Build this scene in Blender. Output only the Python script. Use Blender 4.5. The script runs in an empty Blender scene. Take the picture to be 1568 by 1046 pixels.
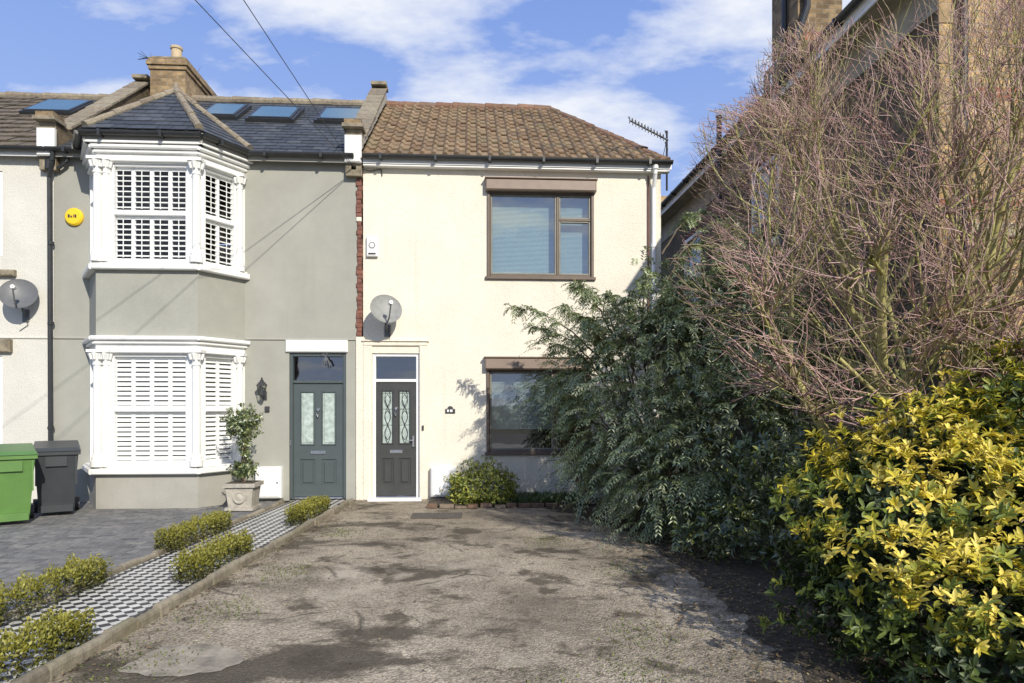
import bpy, math, random
import numpy as np
from mathutils import Vector, Matrix
random.seed(7); rng=np.random.default_rng(7)
R=random.uniform
# ---- survey calibration: camera station used to measure the real facades ----
TH=0.06; F=1045.; CY=-11.6; CH=1.6; HY=620.
C_,S_=math.cos(TH),math.sin(TH)
def at(px,py,Y=0.):
    u=(px-784)/F; v=(HY-py)/F; t=(Y-CY)/(C_-S_*u)
    return (S_+C_*u)*t, CH+v*t
def ax(px,Y=0.): return at(px,500,Y)[0]
def az(px,py,Y=0.): return at(px,py,Y)[1]

# ------------------------------------------------------------ materials
def nt(name):
    m=bpy.data.materials.new(name); m.use_nodes=True
    n=m.node_tree.nodes; l=m.node_tree.links
    return m,n,l,n['Principled BSDF']
def N(n,t,**k):
    x=n.new(t)
    for a,b in k.items(): setattr(x,a,b)
    return x
def noise(n,l,vec,scale,detail=6,rough=.6):
    x=n.new('ShaderNodeTexNoise'); x.inputs['Scale'].default_value=scale
    x.inputs['Detail'].default_value=detail; x.inputs['Roughness'].default_value=rough
    l.new(vec,x.inputs['Vector']); return x.outputs['Fac']
def ramp(n,l,fac,stops):
    x=n.new('ShaderNodeValToRGB'); e=x.color_ramp.elements
    while len(e)<len(stops): e.new(.5)
    for i,(p,c) in enumerate(stops):
        e[i].position=p; e[i].color=(c[0],c[1],c[2],1) if hasattr(c,'__len__') else (c,c,c,1)
    l.new(fac,x.inputs['Fac']); return x.outputs['Color']
def mix(n,l,fac,a,b,mode='MIX'):
    x=n.new('ShaderNodeMix'); x.data_type='RGBA'; x.blend_type=mode
    for i,v in ((0,fac),(6,a),(7,b)):
        s=x.inputs[i]
        if isinstance(v,bpy.types.NodeSocket): l.new(v,s)
        elif hasattr(v,'__len__'): s.default_value=(v[0],v[1],v[2],1)
        elif i==0: s.default_value=v
        else: s.default_value=(v,v,v,1)
    return x.outputs[2]
def bumpn(n,l,h,strength,dist,bs):
    b=n.new('ShaderNodeBump'); b.inputs['Strength'].default_value=strength; b.inputs['Distance'].default_value=dist
    l.new(h,b.inputs['Height']); l.new(b.outputs[0],bs.inputs['Normal'])
def mat(name,col,rough=.7,var=.25,scale=4,bump=0,bscale=80,dist=.01,metal=0,spec=.5):
    m,n,l,b=nt(name); tc=n.new('ShaderNodeTexCoord').outputs['Object']
    f=noise(n,l,tc,scale); d=[c*(1-var) for c in col]; u=[min(1,c*(1+var*.5)) for c in col]
    l.new(ramp(n,l,f,[(.3,d),(.7,u)]),b.inputs['Base Color'])
    b.inputs['Roughness'].default_value=rough; b.inputs['Metallic'].default_value=metal
    b.inputs['Specular IOR Level'].default_value=spec
    if bump: bumpn(n,l,noise(n,l,tc,bscale,4),bump,dist,b)
    return m
def island(name,cols,rough=.8,bump=.3,bscale=60,moss=None):
    m,n,l,b=nt(name); tc=n.new('ShaderNodeTexCoord').outputs['Object']
    g=n.new('ShaderNodeNewGeometry').outputs['Random Per Island']
    st=[(i/(len(cols)-1),c) for i,c in enumerate(cols)]
    c=ramp(n,l,g,st)
    f=ramp(n,l,noise(n,l,tc,14),[(.3,.62),(.7,1.15)])
    c=mix(n,l,1.0,c,f,'MULTIPLY')
    if moss:
        k=ramp(n,l,noise(n,l,tc,2.2,8),[(.52,0.),(.70,.6)])
        c=mix(n,l,k,c,moss)
    l.new(c,b.inputs['Base Color']); b.inputs['Roughness'].default_value=rough
    bumpn(n,l,noise(n,l,tc,bscale,4),bump,.01,b); return m
def sep(n,l,vec):
    x=n.new('ShaderNodeSeparateXYZ'); l.new(vec,x.inputs[0]); return x.outputs
def math_(n,l,op,a,b=None):
    x=n.new('ShaderNodeMath'); x.operation=op
    for i,v in enumerate((a,b)):
        if v is None: continue
        if isinstance(v,bpy.types.NodeSocket): l.new(v,x.inputs[i])
        else: x.inputs[i].default_value=v
    return x.outputs[0]
def render_mat(name,col,dirt,bscale=90,bump=.5,basez=.9,var=.06,streak=.3):
    m,n,l,b=nt(name); tc=n.new('ShaderNodeTexCoord').outputs['Object']
    f=noise(n,l,tc,1.3,8,.65)
    c=ramp(n,l,f,[(.3,[x*(1-var*2) for x in col]),(.65,col)])
    g=noise(n,l,tc,bscale,3)
    c=mix(n,l,1.,c,ramp(n,l,g,[(.3,.86),(.6,1.04)]),'MULTIPLY')
    z=sep(n,l,tc)[2]
    k=math_(n,l,'SUBTRACT',basez,z); k=math_(n,l,'ADD',k,math_(n,l,'MULTIPLY',math_(n,l,'SUBTRACT',noise(n,l,tc,3,6),.5),1.6))
    k=math_(n,l,'MULTIPLY',k,.55); k=ramp(n,l,k,[(0.,0.),(.8,.75)])
    c=mix(n,l,k,c,dirt)
    mp=n.new('ShaderNodeMapping'); mp.inputs['Scale'].default_value=(5,5,.35); l.new(tc,mp.inputs[0])
    s=ramp(n,l,noise(n,l,mp.outputs[0],1.2,5),[(.58,0.),(.8,streak)])
    c=mix(n,l,s,c,dirt)
    l.new(c,b.inputs['Base Color']); b.inputs['Roughness'].default_value=.92; b.inputs['Specular IOR Level'].default_value=.2
    bumpn(n,l,mix(n,l,.35,g,noise(n,l,tc,bscale*.22,3)),bump,.02,b); return m
def brick_mat(name,c1,c2,mort,scale=1.,bands=None):
    m,n,l,b=nt(name); tc=n.new('ShaderNodeTexCoord').outputs['Object']; s=sep(n,l,tc)
    cb=n.new('ShaderNodeCombineXYZ'); l.new(math_(n,l,'ADD',s[0],s[1]),cb.inputs[0]); l.new(s[2],cb.inputs[1])
    br=n.new('ShaderNodeTexBrick'); l.new(cb.outputs[0],br.inputs['Vector'])
    br.inputs['Scale'].default_value=1.; br.inputs['Brick Width'].default_value=.225*scale; br.inputs['Row Height'].default_value=.075*scale
    br.inputs['Mortar Size'].default_value=.006; br.inputs['Mortar Smooth'].default_value=.3; br.inputs['Bias'].default_value=-.1
    br.inputs['Color1'].default_value=(*c1,1); br.inputs['Color2'].default_value=(*c2,1); br.inputs['Mortar'].default_value=(*mort,1)
    c=br.outputs['Color']
    if bands:
        acc=None
        for z0,z1 in bands:
            a=math_(n,l,'MULTIPLY',math_(n,l,'GREATER_THAN',s[2],z0),math_(n,l,'LESS_THAN',s[2],z1))
            acc=a if acc is None else math_(n,l,'MAXIMUM',acc,a)
        acc=math_(n,l,'MULTIPLY',acc,math_(n,l,'SUBTRACT',1.,br.outputs['Fac']))
        c=mix(n,l,acc,c,(.34,.12,.06))
    f=ramp(n,l,noise(n,l,tc,9,6),[(.3,.6),(.7,1.2)]); c=mix(n,l,1.,c,f,'MULTIPLY')
    f=ramp(n,l,noise(n,l,tc,1.1,4),[(.35,.72),(.65,1.1)]); c=mix(n,l,1.,c,f,'MULTIPLY')
    l.new(c,b.inputs['Base Color']); b.inputs['Roughness'].default_value=.9
    h=math_(n,l,'SUBTRACT',math_(n,l,'MULTIPLY',noise(n,l,tc,60,3),.4),br.outputs['Fac'])
    bumpn(n,l,h,.6,.012,b); return m
def glass_mat(name,tint=(.75,.85,.88),refl=.14,rough=.02):
    m,n,l,b=nt(name); n.remove(b); o=n['Material Output']
    t=N(n,'ShaderNodeBsdfTransparent'); t.inputs[0].default_value=(*tint,1)
    g=N(n,'ShaderNodeBsdfGlossy'); g.inputs['Roughness'].default_value=rough
    x=N(n,'ShaderNodeMixShader')
    tc=n.new('ShaderNodeTexCoord').outputs['Object']
    bp=n.new('ShaderNodeBump'); bp.inputs['Strength'].default_value=.08; bp.inputs['Distance'].default_value=.02
    l.new(noise(n,l,tc,1.6,2),bp.inputs['Height']); l.new(bp.outputs[0],g.inputs['Normal'])
    x.inputs[0].default_value=refl
    l.new(t.outputs[0],x.inputs[1]); l.new(g.outputs[0],x.inputs[2]); l.new(x.outputs[0],o.inputs[0])
    return m
def leaf_mat(name,gloss=.08,rough=.4,trans=.25):
    m,n,l,b=nt(name); n.remove(b); a=N(n,'ShaderNodeAttribute',attribute_name='Col'); o=n['Material Output']
    d=N(n,'ShaderNodeBsdfDiffuse'); l.new(a.outputs['Color'],d.inputs[0])
    t=N(n,'ShaderNodeBsdfTranslucent'); l.new(a.outputs['Color'],t.inputs[0])
    g=N(n,'ShaderNodeBsdfGlossy'); g.inputs['Roughness'].default_value=rough; g.inputs[0].default_value=(.8,.85,.8,1)
    x=N(n,'ShaderNodeMixShader'); x.inputs[0].default_value=trans
    l.new(d.outputs[0],x.inputs[1]); l.new(t.outputs[0],x.inputs[2])
    y=N(n,'ShaderNodeMixShader'); y.inputs[0].default_value=gloss; l.new(x.outputs[0],y.inputs[1]); l.new(g.outputs[0],y.inputs[2]); l.new(y.outputs[0],o.inputs[0]); return m

CREAM=render_mat('cream_render',(.82,.765,.64),(.42,.37,.29),bscale=55,bump=1.,basez=.35)
OFFW=render_mat('offwhite_render',(.66,.645,.58),(.38,.36,.3),bscale=60,bump=.8,basez=.35)
GREY=render_mat('grey_render',(.36,.36,.315),(.23,.23,.2),bscale=130,bump=.25,basez=.2,streak=.25,var=.08)
GREY2=render_mat('grey_render_plinth',(.38,.37,.33),(.23,.22,.18),bscale=130,bump=.2,basez=.3,streak=.3)
WHITE=mat('white_paint',(.80,.80,.77),.45,.06,6,.1,40)
UPVC=mat('white_upvc',(.82,.82,.80),.3,.03)
BROWN=mat('brown_aluminium',(.13,.095,.07),.45,.15,8)
BROWN2=mat('brown_shutter_box',(.24,.18,.14),.5,.12,8)
GUT=mat('black_gutter',(.03,.032,.034),.4,.3,9)
DOORG=mat('charcoal_door',(.05,.052,.05),.4,.15,5)
TEAL=mat('slate_green_door',(.07,.088,.09),.4,.1,5)
METAL=mat('brushed_chrome',(.7,.7,.7),.25,.05,metal=1)
GLASS=glass_mat('window_glass',(.72,.84,.84),.34); GLASSR=glass_mat('window_glass_dark',(.6,.66,.67),.24); GLASSC=glass_mat('clear_glass',(.97,.98,.98),.04,.03)
FROST=mat('frosted_glass',(.42,.50,.46),.18,.35,14,.4,30)
LEAD=mat('lead_came',(.04,.04,.045),.5)
ROOM=mat('room_interior',(.10,.095,.09),.9)
BLIND=mat('venetian_blind',(.58,.64,.62),.5,.08)
SHUT=mat('shutter_paint',(.84,.84,.82),.45,.03)
SLATE=island('slate_tiles',[(.035,.04,.048),(.06,.068,.078),(.045,.05,.055),(.09,.097,.105),(.05,.055,.065)],.55,.3)
TILE=island('brown_concrete_tiles',[(.19,.125,.075),(.26,.175,.10),(.17,.12,.075),(.30,.215,.13),(.22,.145,.085)],.9,.5,50,(.22,.20,.115))
TILEOLD=island('old_brown_tiles',[(.11,.09,.065),(.16,.125,.09),(.12,.10,.08),(.2,.16,.12)],.9,.5,50,(.14,.13,.07))
HIPT=island('hip_tiles_weathered',[(.20,.165,.12),(.29,.25,.18),(.24,.20,.15)],.9,.5)
HIPB=island('ridge_tiles_brown',[(.2,.11,.07),(.25,.15,.1),(.17,.11,.08)],.9,.5,60,(.16,.15,.08))
BRK=brick_mat('yellow_stock_brick',(.55,.38,.17),(.36,.23,.10),(.42,.38,.29),bands=[(5.0,5.15),(3.75,3.9)])
BRKD=brick_mat('shade_dark_stock_brick',(.20,.145,.08),(.12,.085,.05),(.19,.17,.13))  # stock brick darkened: the side wall's shade is put into the colour
BRKC=brick_mat('chimney_brick',(.36,.25,.13),(.18,.12,.06),(.3,.26,.2),bands=[(7.5,7.65),(9.05,9.15)])
REDB=mat('red_painted_brick',(.20,.085,.06),.85,.5,9,.6,60)
COPE=mat('mortar_coping',(.28,.24,.17),.95,.5,7,.7,40,.02)
BUFF=mat('rendered_band',(.40,.36,.28),.9,.3,4,.4,60)
QUO=mat('brick_quoins',(.38,.27,.15),.9,.4,12,.5,60)
POT=mat('clay_pot',(.5,.40,.26),.85,.3,8)
STONE=mat('cast_stone',(.42,.39,.33),.9,.35,9,.5,50)
DISH=mat('satellite_dish_grey',(.26,.265,.25),.55,.2,10)
DISHD=mat('satellite_dish_dark',(.13,.135,.14),.5,.15,10)
LEAF=leaf_mat('leaf',.11,.42); LEAFM=leaf_mat('leaf_matt',.04,.5,.25)

# ------------------------------------------------------------ mesh builder
class MB:
    def __init__(s,name): s.n=name; s.v=[]; s.f=[]; s.m=[]; s.mats=[]; s.T=Matrix()
    def add(s,vs,fs,m):
        b=len(s.v)
        for v in vs:
            w=s.T@Vector(v); s.v.append((w.x,w.y,w.z))
        if m not in s.mats: s.mats.append(m)
        k=s.mats.index(m)
        for f in fs: s.f.append([i+b for i in f]); s.m.append(k)
    def box(s,x0,x1,y0,y1,z0,z1,m,tx=0,ty=0):
        s.add([(x0+tx,y0+ty,z0),(x1-tx,y0+ty,z0),(x1-tx,y1-ty,z0),(x0+tx,y1-ty,z0),(x0,y0,z1),(x1,y0,z1),(x1,y1,z1),(x0,y1,z1)],
              [(0,3,2,1),(4,5,6,7),(0,1,5,4),(1,2,6,5),(2,3,7,6),(3,0,4,7)],m)
    def bb(s,x0,x1,y0,y1,z0,z1,m,c=.01):
        s.add([(x0,y1,z0),(x1,y1,z0),(x1,y1,z1),(x0,y1,z1),(x0,y0+c,z0),(x1,y0+c,z0),(x1,y0+c,z1),(x0,y0+c,z1),
               (x0+c,y0,z0+c),(x1-c,y0,z0+c),(x1-c,y0,z1-c),(x0+c,y0,z1-c)],
              [(0,1,5,4),(1,2,6,5),(2,3,7,6),(3,0,4,7),(4,5,9,8),(5,6,10,9),(6,7,11,10),(7,4,8,11),(8,9,10,11),(3,2,1,0)],m)
    def cyl(s,p0,p1,r0,r1,m,n=12,caps=True):
        p0,p1=Vector(p0),Vector(p1); d=(p1-p0)
        if d.length<1e-6: return
        d.normalize(); a=Vector((0,0,1)) if abs(d.z)<.9 else Vector((1,0,0)); u=d.cross(a).normalized(); w=d.cross(u)
        vs=[]
        for p,r in((p0,r0),(p1,r1)):
            for i in range(n):
                t=2*math.pi*i/n; vs.append(p+u*(r*math.cos(t))+w*(r*math.sin(t)))
        fs=[(i,(i+1)%n,n+(i+1)%n,n+i) for i in range(n)]
        if caps: fs+= [tuple(range(n))[::-1],tuple(range(n,2*n))]
        s.add(vs,fs,m)
    def tube(s,pts,r,m,n=8):
        for a,b in zip(pts[:-1],pts[1:]): s.cyl(a,b,r,r,m,n)
    def lathe(s,c,prof,m,n=20):
        vs=[];fs=[]
        for r,z in prof:
            for i in range(n):
                t=2*math.pi*i/n; vs.append((c[0]+r*math.cos(t),c[1]+r*math.sin(t),c[2]+z))
        for k in range(len(prof)-1):
            for i in range(n): fs.append((k*n+i,k*n+(i+1)%n,(k+1)*n+(i+1)%n,(k+1)*n+i))
        s.add(vs,fs,m)
    def poly(s,pts,m): s.add(pts,[tuple(range(len(pts)))],m)
    def wall(s,x0,x1,z0,z1,y,holes,m,depth=.12):
        xs=sorted({x0,x1,*[h[0] for h in holes],*[h[1] for h in holes]}); zs=sorted({z0,z1,*[h[2] for h in holes],*[h[3] for h in holes]})
        for a,b in zip(xs[:-1],xs[1:]):
            for c,d in zip(zs[:-1],zs[1:]):
                cx,cz=(a+b)/2,(c+d)/2
                if any(h[0]<cx<h[1] and h[2]<cz<h[3] for h in holes): continue
                s.add([(a,y,c),(b,y,c),(b,y,d),(a,y,d)],[(0,1,2,3)],m)
        for a,b,c,d in holes:
            e=y+depth
            s.add([(a,y,c),(b,y,c),(b,y,d),(a,y,d),(a,e,c),(b,e,c),(b,e,d),(a,e,d)],[(0,1,5,4),(1,2,6,5),(2,3,7,6),(3,0,4,7)],m)
    def room(s,a,b,c,d,y,dep=1.5,m=None):
        e=y+dep; m=m or ROOM; g=.15
        a-=g;b+=g;c-=g;d+=g
        s.add([(a,y,c),(b,y,c),(b,y,d),(a,y,d),(a,e,c),(b,e,c),(b,e,d),(a,e,d)],[(0,1,5,4),(1,2,6,5),(2,3,7,6),(3,0,4,7),(4,5,6,7)],m)
    def build(s,parent=None,smooth=False):
        me=bpy.data.meshes.new(s.n); me.from_pydata(s.v,[],s.f)
        for m in s.mats: me.materials.append(m)
        me.polygons.foreach_set('material_index',s.m)
        if smooth: me.polygons.foreach_set('use_smooth',[True]*len(s.f))
        me.update(); o=bpy.data.objects.new(s.n,me); bpy.context.collection.objects.link(o)
        if parent is not None: parent.append(o)
        return o
def group(name,kids):
    e=bpy.data.objects.new(name,None); bpy.context.collection.objects.link(e)
    lo=Vector((1e9,)*3); hi=-lo
    for k in kids:
        for c in k.bound_box:
            for i in range(3): lo[i]=min(lo[i],c[i]); hi[i]=max(hi[i],c[i])
    c=Vector(((lo.x+hi.x)/2,(lo.y+hi.y)/2,max(lo.z,0))); e.location=c; e.empty_display_size=.3
    for k in kids: k.parent=e; k.matrix_parent_inverse=Matrix.Translation(-c)
    return e
def frame(o,d):  # local x along d, local -y outward
    d=Vector((d[0],d[1],0)).normalized(); z=Vector((0,0,1)); y=z.cross(d)
    return Matrix(((d.x,y.x,0,o[0]),(d.y,y.y,0,o[1]),(0,0,1,0),(0,0,0,1)))

# roof tiles as real overlapping pieces
def tiles(mb,P0,P1,Q0,Q1,tw,th,m,prof,tilt=.02,thick=.018,stag=False,jit=.004):
    P0,P1,Q0,Q1=[Vector(v) for v in (P0,P1,Q0,Q1)]
    U=(P1-P0) if (P1-P0).length>(Q1-Q0).length else (Q1-Q0)
    U.normalize(); W=Q0-P0; S=W-U*W.dot(U); L=S.length; S.normalize(); Nn=U.cross(S)
    if Nn.z<0: Nn=-Nn
    a1=(Q0-P0).dot(U); b0=(P1-P0).dot(U); b1=(Q1-P0).dot(U)
    xl=lambda s:a1*min(1,s/L); xr=lambda s:b0+(b1-b0)*min(1,s/L)
    lo,hi=min(0,a1),max(b0,b1)
    r=0
    while r*th<L:
        s0=r*th; s1=min(s0+th*1.1,L); off=(tw*.5 if stag and r%2 else 0)
        c=math.floor(lo/tw)-1
        while c*tw<hi+tw:
            xa=c*tw+off; xb=xa+tw*(.965 if stag else 1.); c+=1
            if xb<min(xl(s0),xl(s1)) or xa>max(xr(s0),xr(s1)): continue
            j=R(-jit,jit); js=R(-jit,jit)*1.5
            vs=[];k=len(prof)
            for q,(s,hh) in enumerate(((s0+js,tilt),(s1,0),(s0+js,tilt-thick-.004))):
                for fx,h in prof:
                    x=xa+(xb-xa)*fx; x=min(max(x,xl(max(s,0))),xr(max(s,0)))
                    hgt=(h if q<2 else 0)+hh+j
                    vs.append(P0+U*x+S*s+Nn*hgt)
            fs=[(i,i+1,k+i+1,k+i) for i in range(k-1)]+[(2*k+i,2*k+i+1,i+1,i) for i in range(k-1)]
            mb.add(vs,fs,m)
        r+=1
    mb.add([P0-Nn*.02,P1-Nn*.02,Q1-Nn*.02,Q0-Nn*.02],[(0,1,2,3)],m)
FLAT=[(0,0),(1,0)]
ROLL=[(0,.0),(.12,.03),(.25,.042),(.38,.03),(.5,0),(.55,0),(.97,0),(1,.0)]
def ridge(mb,a,b,m,r=.1,seg=.36):
    a,b=Vector(a),Vector(b); L=(b-a).length; n=max(1,round(L/seg)); d=(b-a)/n
    for i in range(n):
        j=Vector((0,0,R(-.008,.008)))
        mb.cyl(a+d*i+j,a+d*(i+1.06)+j,r*1.08,r*.92,m,10)

# =================================================================== GROUND
def sheet(name,pts,z,m):
    mb=MB(name); mb.poly([(x,y,z) for x,y in pts],m); return mb.build()
GM=mat('earth_and_grass',(.07,.075,.035),.95,.5,1.5,.6,30,.03)
sheet('ground',[(-600,-600),(600,-600),(600,600),(-600,600)],-.06,GM)
m,n,l,b=nt('worn_tarmac'); tc=n.new('ShaderNodeTexCoord').outputs['Object']
wp=n.new('ShaderNodeTexNoise'); wp.inputs['Scale'].default_value=1.2; wp.inputs['Detail'].default_value=6; l.new(tc,wp.inputs[0])
wv=n.new('ShaderNodeMix'); wv.data_type='VECTOR'; wv.inputs[0].default_value=.3; l.new(tc,wv.inputs[4]); l.new(wp.outputs['Color'],wv.inputs[5]); wv=wv.outputs[1]
c=ramp(n,l,noise(n,l,tc,.8,12,.75),[(.35,(.20,.168,.125)),(.48,(.375,.318,.235)),(.66,(.54,.465,.35))])
ag=n.new('ShaderNodeTexVoronoi'); ag.inputs['Scale'].default_value=75; l.new(tc,ag.inputs['Vector'])
c=mix(n,l,1.,c,ramp(n,l,ag.outputs['Color'],[(.1,.6),(.6,1.),(.95,1.3)]),'MULTIPLY')
g2=noise(n,l,tc,38,5,.7); c=mix(n,l,1.,c,ramp(n,l,g2,[(.32,.6),(.62,1.15)]),'MULTIPLY')
def stain(sc,lo,hi,a,colr,vec=wv,det=7,ro=.6,mv=(1,1,1),loc=(0,0,0)):
    global c
    mp=n.new('ShaderNodeMapping'); mp.inputs['Scale'].default_value=mv; mp.inputs['Location'].default_value=loc; l.new(vec,mp.inputs[0])
    k=ramp(n,l,noise(n,l,mp.outputs[0],sc,det,ro),[(lo,0.),(hi,a)]); c=mix(n,l,k,c,colr)
stain(.45,.52,.62,.4,(.17,.14,.105),det=5)
stain(1.3,.55,.61,.85,(.075,.062,.046),mv=(.8,1.3,1),loc=(3.1,1.7,0))
stain(2.6,.56,.62,.8,(.08,.066,.047),loc=(7,2,0))
stain(7,.58,.66,.7,(.10,.082,.06))
stain(1.,.60,.68,.45,(.60,.53,.41),loc=(11,5,0))
vo=n.new('ShaderNodeTexVoronoi'); vo.feature='DISTANCE_TO_EDGE'; vo.inputs['Scale'].default_value=.7; l.new(wv,vo.inputs['Vector'])
ck=ramp(n,l,vo.outputs['Distance'],[(0.,1.),(.014,0.)])
ckm=math_(n,l,'MULTIPLY',ck,ramp(n,l,noise(n,l,tc,1.3,4),[(.50,0.),(.58,.75)])); c=mix(n,l,ckm,c,(.06,.052,.04))
vo2=n.new('ShaderNodeTexVoronoi'); vo2.feature='DISTANCE_TO_EDGE'; vo2.inputs['Scale'].default_value=2.6; l.new(wv,vo2.inputs['Vector'])
ck2=math_(n,l,'MULTIPLY',ramp(n,l,vo2.outputs['Distance'],[(0.,1.),(.03,0.)]),ramp(n,l,noise(n,l,tc,.9,4),[(.55,0.),(.62,.6)])); c=mix(n,l,ck2,c,(.08,.07,.05))
stain(1.7,.63,.74,.35,(.20,.20,.08),tc,8,.7)
l.new(c,b.inputs['Base Color']); b.inputs['Roughness'].default_value=.93; b.inputs['Specular IOR Level'].default_value=.2
h=math_(n,l,'ADD',math_(n,l,'MULTIPLY',ag.outputs['Distance'],-1.),math_(n,l,'ADD',g2,math_(n,l,'MULTIPLY',ckm,-2.)))
bumpn(n,l,h,.8,.012,b); TAR=m
def pe(Y,off=0): return -1.93+.0714*Y-off
mb=MB('driveway')
mb.poly([(pe(0),0,0),(pe(-14),-14,0),(5.19,-14,0),(5.19,0,0)],TAR); mb.build()
CONC=mat('old_concrete',(.33,.29,.225),.95,.6,6,.8,60)
mb=MB('concrete_repair_patch')
def blob(cx,cy,rx,ry,z,m,k=40):
    ph=R(0,6)
    pts=[(cx+rx*math.cos(t)*(1+.15*math.sin(3*t+ph)+R(-.09,.09)),cy+ry*math.sin(t)*(1+.15*math.sin(2*t+ph)+R(-.09,.09)),z) for t in [2*math.pi*i/k for i in range(k)]]
    mb.poly(pts,m)
blob(-1.8,-7.2,.34,.30,.004,CONC); mb.build()
SOIL=mat('leaf_litter_soil',(.085,.066,.045),.98,.6,12,.9,45,.03)
pts=[(5.15,-.02),(1.1,-.02)]
edge=[(1.1,-.9),(1.35,-1.5),(1.7,-2.1),(1.95,-2.9),(2.0,-3.6),(2.05,-4.4),(2.15,-5.2),(2.1,-6),(2.0,-6.8),(1.95,-7.5),(1.95,-9),(2.0,-13)]
pp=[]
for (a,b_),(c_,d_) in zip(edge[:-1],edge[1:]):
    for k in range(8):
        t=k/8; pp.append((a+(c_-a)*t+R(-.09,.09),b_+(d_-b_)*t))
sheet('planting_bed',pts+pp+[(2,-13),(5.15,-13)],.006,SOIL)
mb=MB('flower_border'); bx0,bx1=ax(655,-.9),1.6
mb.box(bx0,bx1,-.95,-.02,.008,.045,SOIL)
x=bx0
RBR=island('edging_bricks',[(.16,.09,.06),(.22,.14,.09),(.13,.08,.06),(.24,.19,.14)],.95,.6)
while x<bx1:
    L=R(.12,.24); mb.box(x,x+L,-1.06+R(-.04,.04),-.96,.008,.055+R(-.02,.02),RBR); x+=L+R(.01,.05)
mb.build()
mb=MB('doormat'); X,_=at(630,792,-1.8); mb.box(X,X+.72,-1.95,-1.55,.006,.02,mat('rubber_mat',(.11,.095,.08),.95,.4,20,.6,120)); mb.build()
m,n,l,b=nt('chequer_tiles'); tc=n.new('ShaderNodeTexCoord').outputs['Object']
mp=n.new('ShaderNodeMapping'); mp.inputs['Rotation'].default_value=(0,0,math.radians(45+4)); l.new(tc,mp.inputs[0])
ch=n.new('ShaderNodeTexChecker'); ch.inputs['Scale'].default_value=1/.075; l.new(mp.outputs[0],ch.inputs['Vector'])
ch.inputs['Color1'].default_value=(.62,.60,.54,1); ch.inputs['Color2'].default_value=(.035,.035,.037,1)
c=mix(n,l,1.,ch.outputs['Color'],ramp(n,l,noise(n,l,tc,5,6),[(.3,.7),(.7,1.1)]),'MULTIPLY')
l.new(c,b.inputs['Base Color']); b.inputs['Roughness'].default_value=.5; CHQ=m
PW=1.03
mb=MB('tiled_garden_path')
mb.poly([(pe(-.02,PW),-.02,.012),(pe(-14,PW),-14,.012),(pe(-14,.08),-14,.012),(pe(-.02,.08),-.02,.012)],CHQ)
BLK=mat('black_border_tile',(.04,.04,.042),.5)
for o1,o2,mm in((.12,.15,BLK),(PW-.07,PW-.04,BLK)):
    mb.poly([(pe(-.02,o2),-.02,.016),(pe(-14,o2),-14,.016),(pe(-14,o1),-14,.016),(pe(-.02,o1),-.02,.016)],mm)
mb.build()
EDG=island('rope_edging',[(.27,.23,.165),(.20,.175,.13),(.32,.28,.21),(.23,.205,.155)],.95,.6,60,(.16,.15,.08))
mb=MB('path_edging_kerb'); y=-.3
while y>-13.5:
    L=.3
    for off,hh in((0,.085),(PW+.07,.055)):
        mb.T=Matrix.Translation((pe(y,off)+R(-.008,.008),y,0))@Matrix.Rotation(-.0712+R(-.01,.01),4,'Z')
        h=hh+R(-.014,.014)
        mb.box(-.035,.035,-L+.012,0,-.02,h-.03,EDG); mb.cyl((0,-L+.014,h-.035),(0,-.002,h-.035),.036,.036,EDG,10)
    y-=L
mb.T=Matrix(); mb.build()
mb=MB('block_paving')
BP=island('grey_block_pavers',[(.13,.13,.13),(.20,.195,.185),(.16,.16,.16),(.25,.24,.22),(.11,.11,.115)],.85,.5)
mb.poly([(-14,0,-.012),(-14,-14,-.012),(pe(-14,PW+.09),-14,-.012),(pe(0,PW+.09),0,-.012)],mat('jointing_sand',(.09,.085,.07),.95))
y=-.02
while y>-8.2:
    h=.12
    x=pe(y-.1,PW+.13)-R(0,.1)
    while x>-9.5:
        w=random.choice([.12,.16,.2,.2]); g=.008; z=R(-.003,.003)
        mb.box(x-w+g,x,y-h+g,y,-.02,.0+z,BP); x-=w
    y-=h
mb.build()
sheet('pavement',[(-60,-17),(60,-17),(60,-14.02),(-60,-14.02)],.0,mat('paving_slabs',(.28,.27,.25),.9,.2,2,.3,50))
sheet('road',[(-60,-26),(60,-26),(60,-17.05),(-60,-17.05)],-.045,mat('asphalt_road',(.06,.06,.062),.9,.3,3,.5,90))

# =================================================================== houses
EZ=5.74; RY=3.1; RZ=7.98; EY=-.14
XP=ax(548); X0=ax(558)
XR=ax(1012)
def gutter(mb,x0,x1,y,z,m,fas=WHITE):
    n=8; r=.06; vs=[];fs=[]
    for x in (x0,x1):
        for i in range(n+1):
            t=math.pi+math.pi*i/n; vs.append((x,y+r*math.cos(t),z+r*math.sin(t)))
    fs=[(i,i+1,n+2+i,n+1+i) for i in range(n)]+[tuple(range(n+1)),tuple(range(n+1,2*n+2))]
    mb.add(vs,fs,m)
    mb.box(x0,x1,y+r+.002,y+r+.025,z-.12,z+.03,fas)
    x=x0+.3
    while x<x1:
        mb.box(x-.02,x+.02,y-r-.008,y+r,z-.075,z+.012,m); x+=.9
def slats(mb,x0,x1,z0,z1,y,pitch,ang,wd,m,th=.004):
    z=z0+pitch/2
    while z<z1:
        c,s=math.cos(ang)*wd/2,math.sin(ang)*wd/2
        mb.add([(x0,y-c,z-s),(x1,y-c,z-s),(x1,y+c,z+s),(x0,y+c,z+s),(x0,y-c,z-s+th),(x1,y-c,z-s+th),(x1,y+c,z+s+th),(x0,y+c,z+s+th)],
               [(0,1,2,3),(4,5,6,7),(0,1,5,4),(2,3,7,6)],m); z+=pitch
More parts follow.
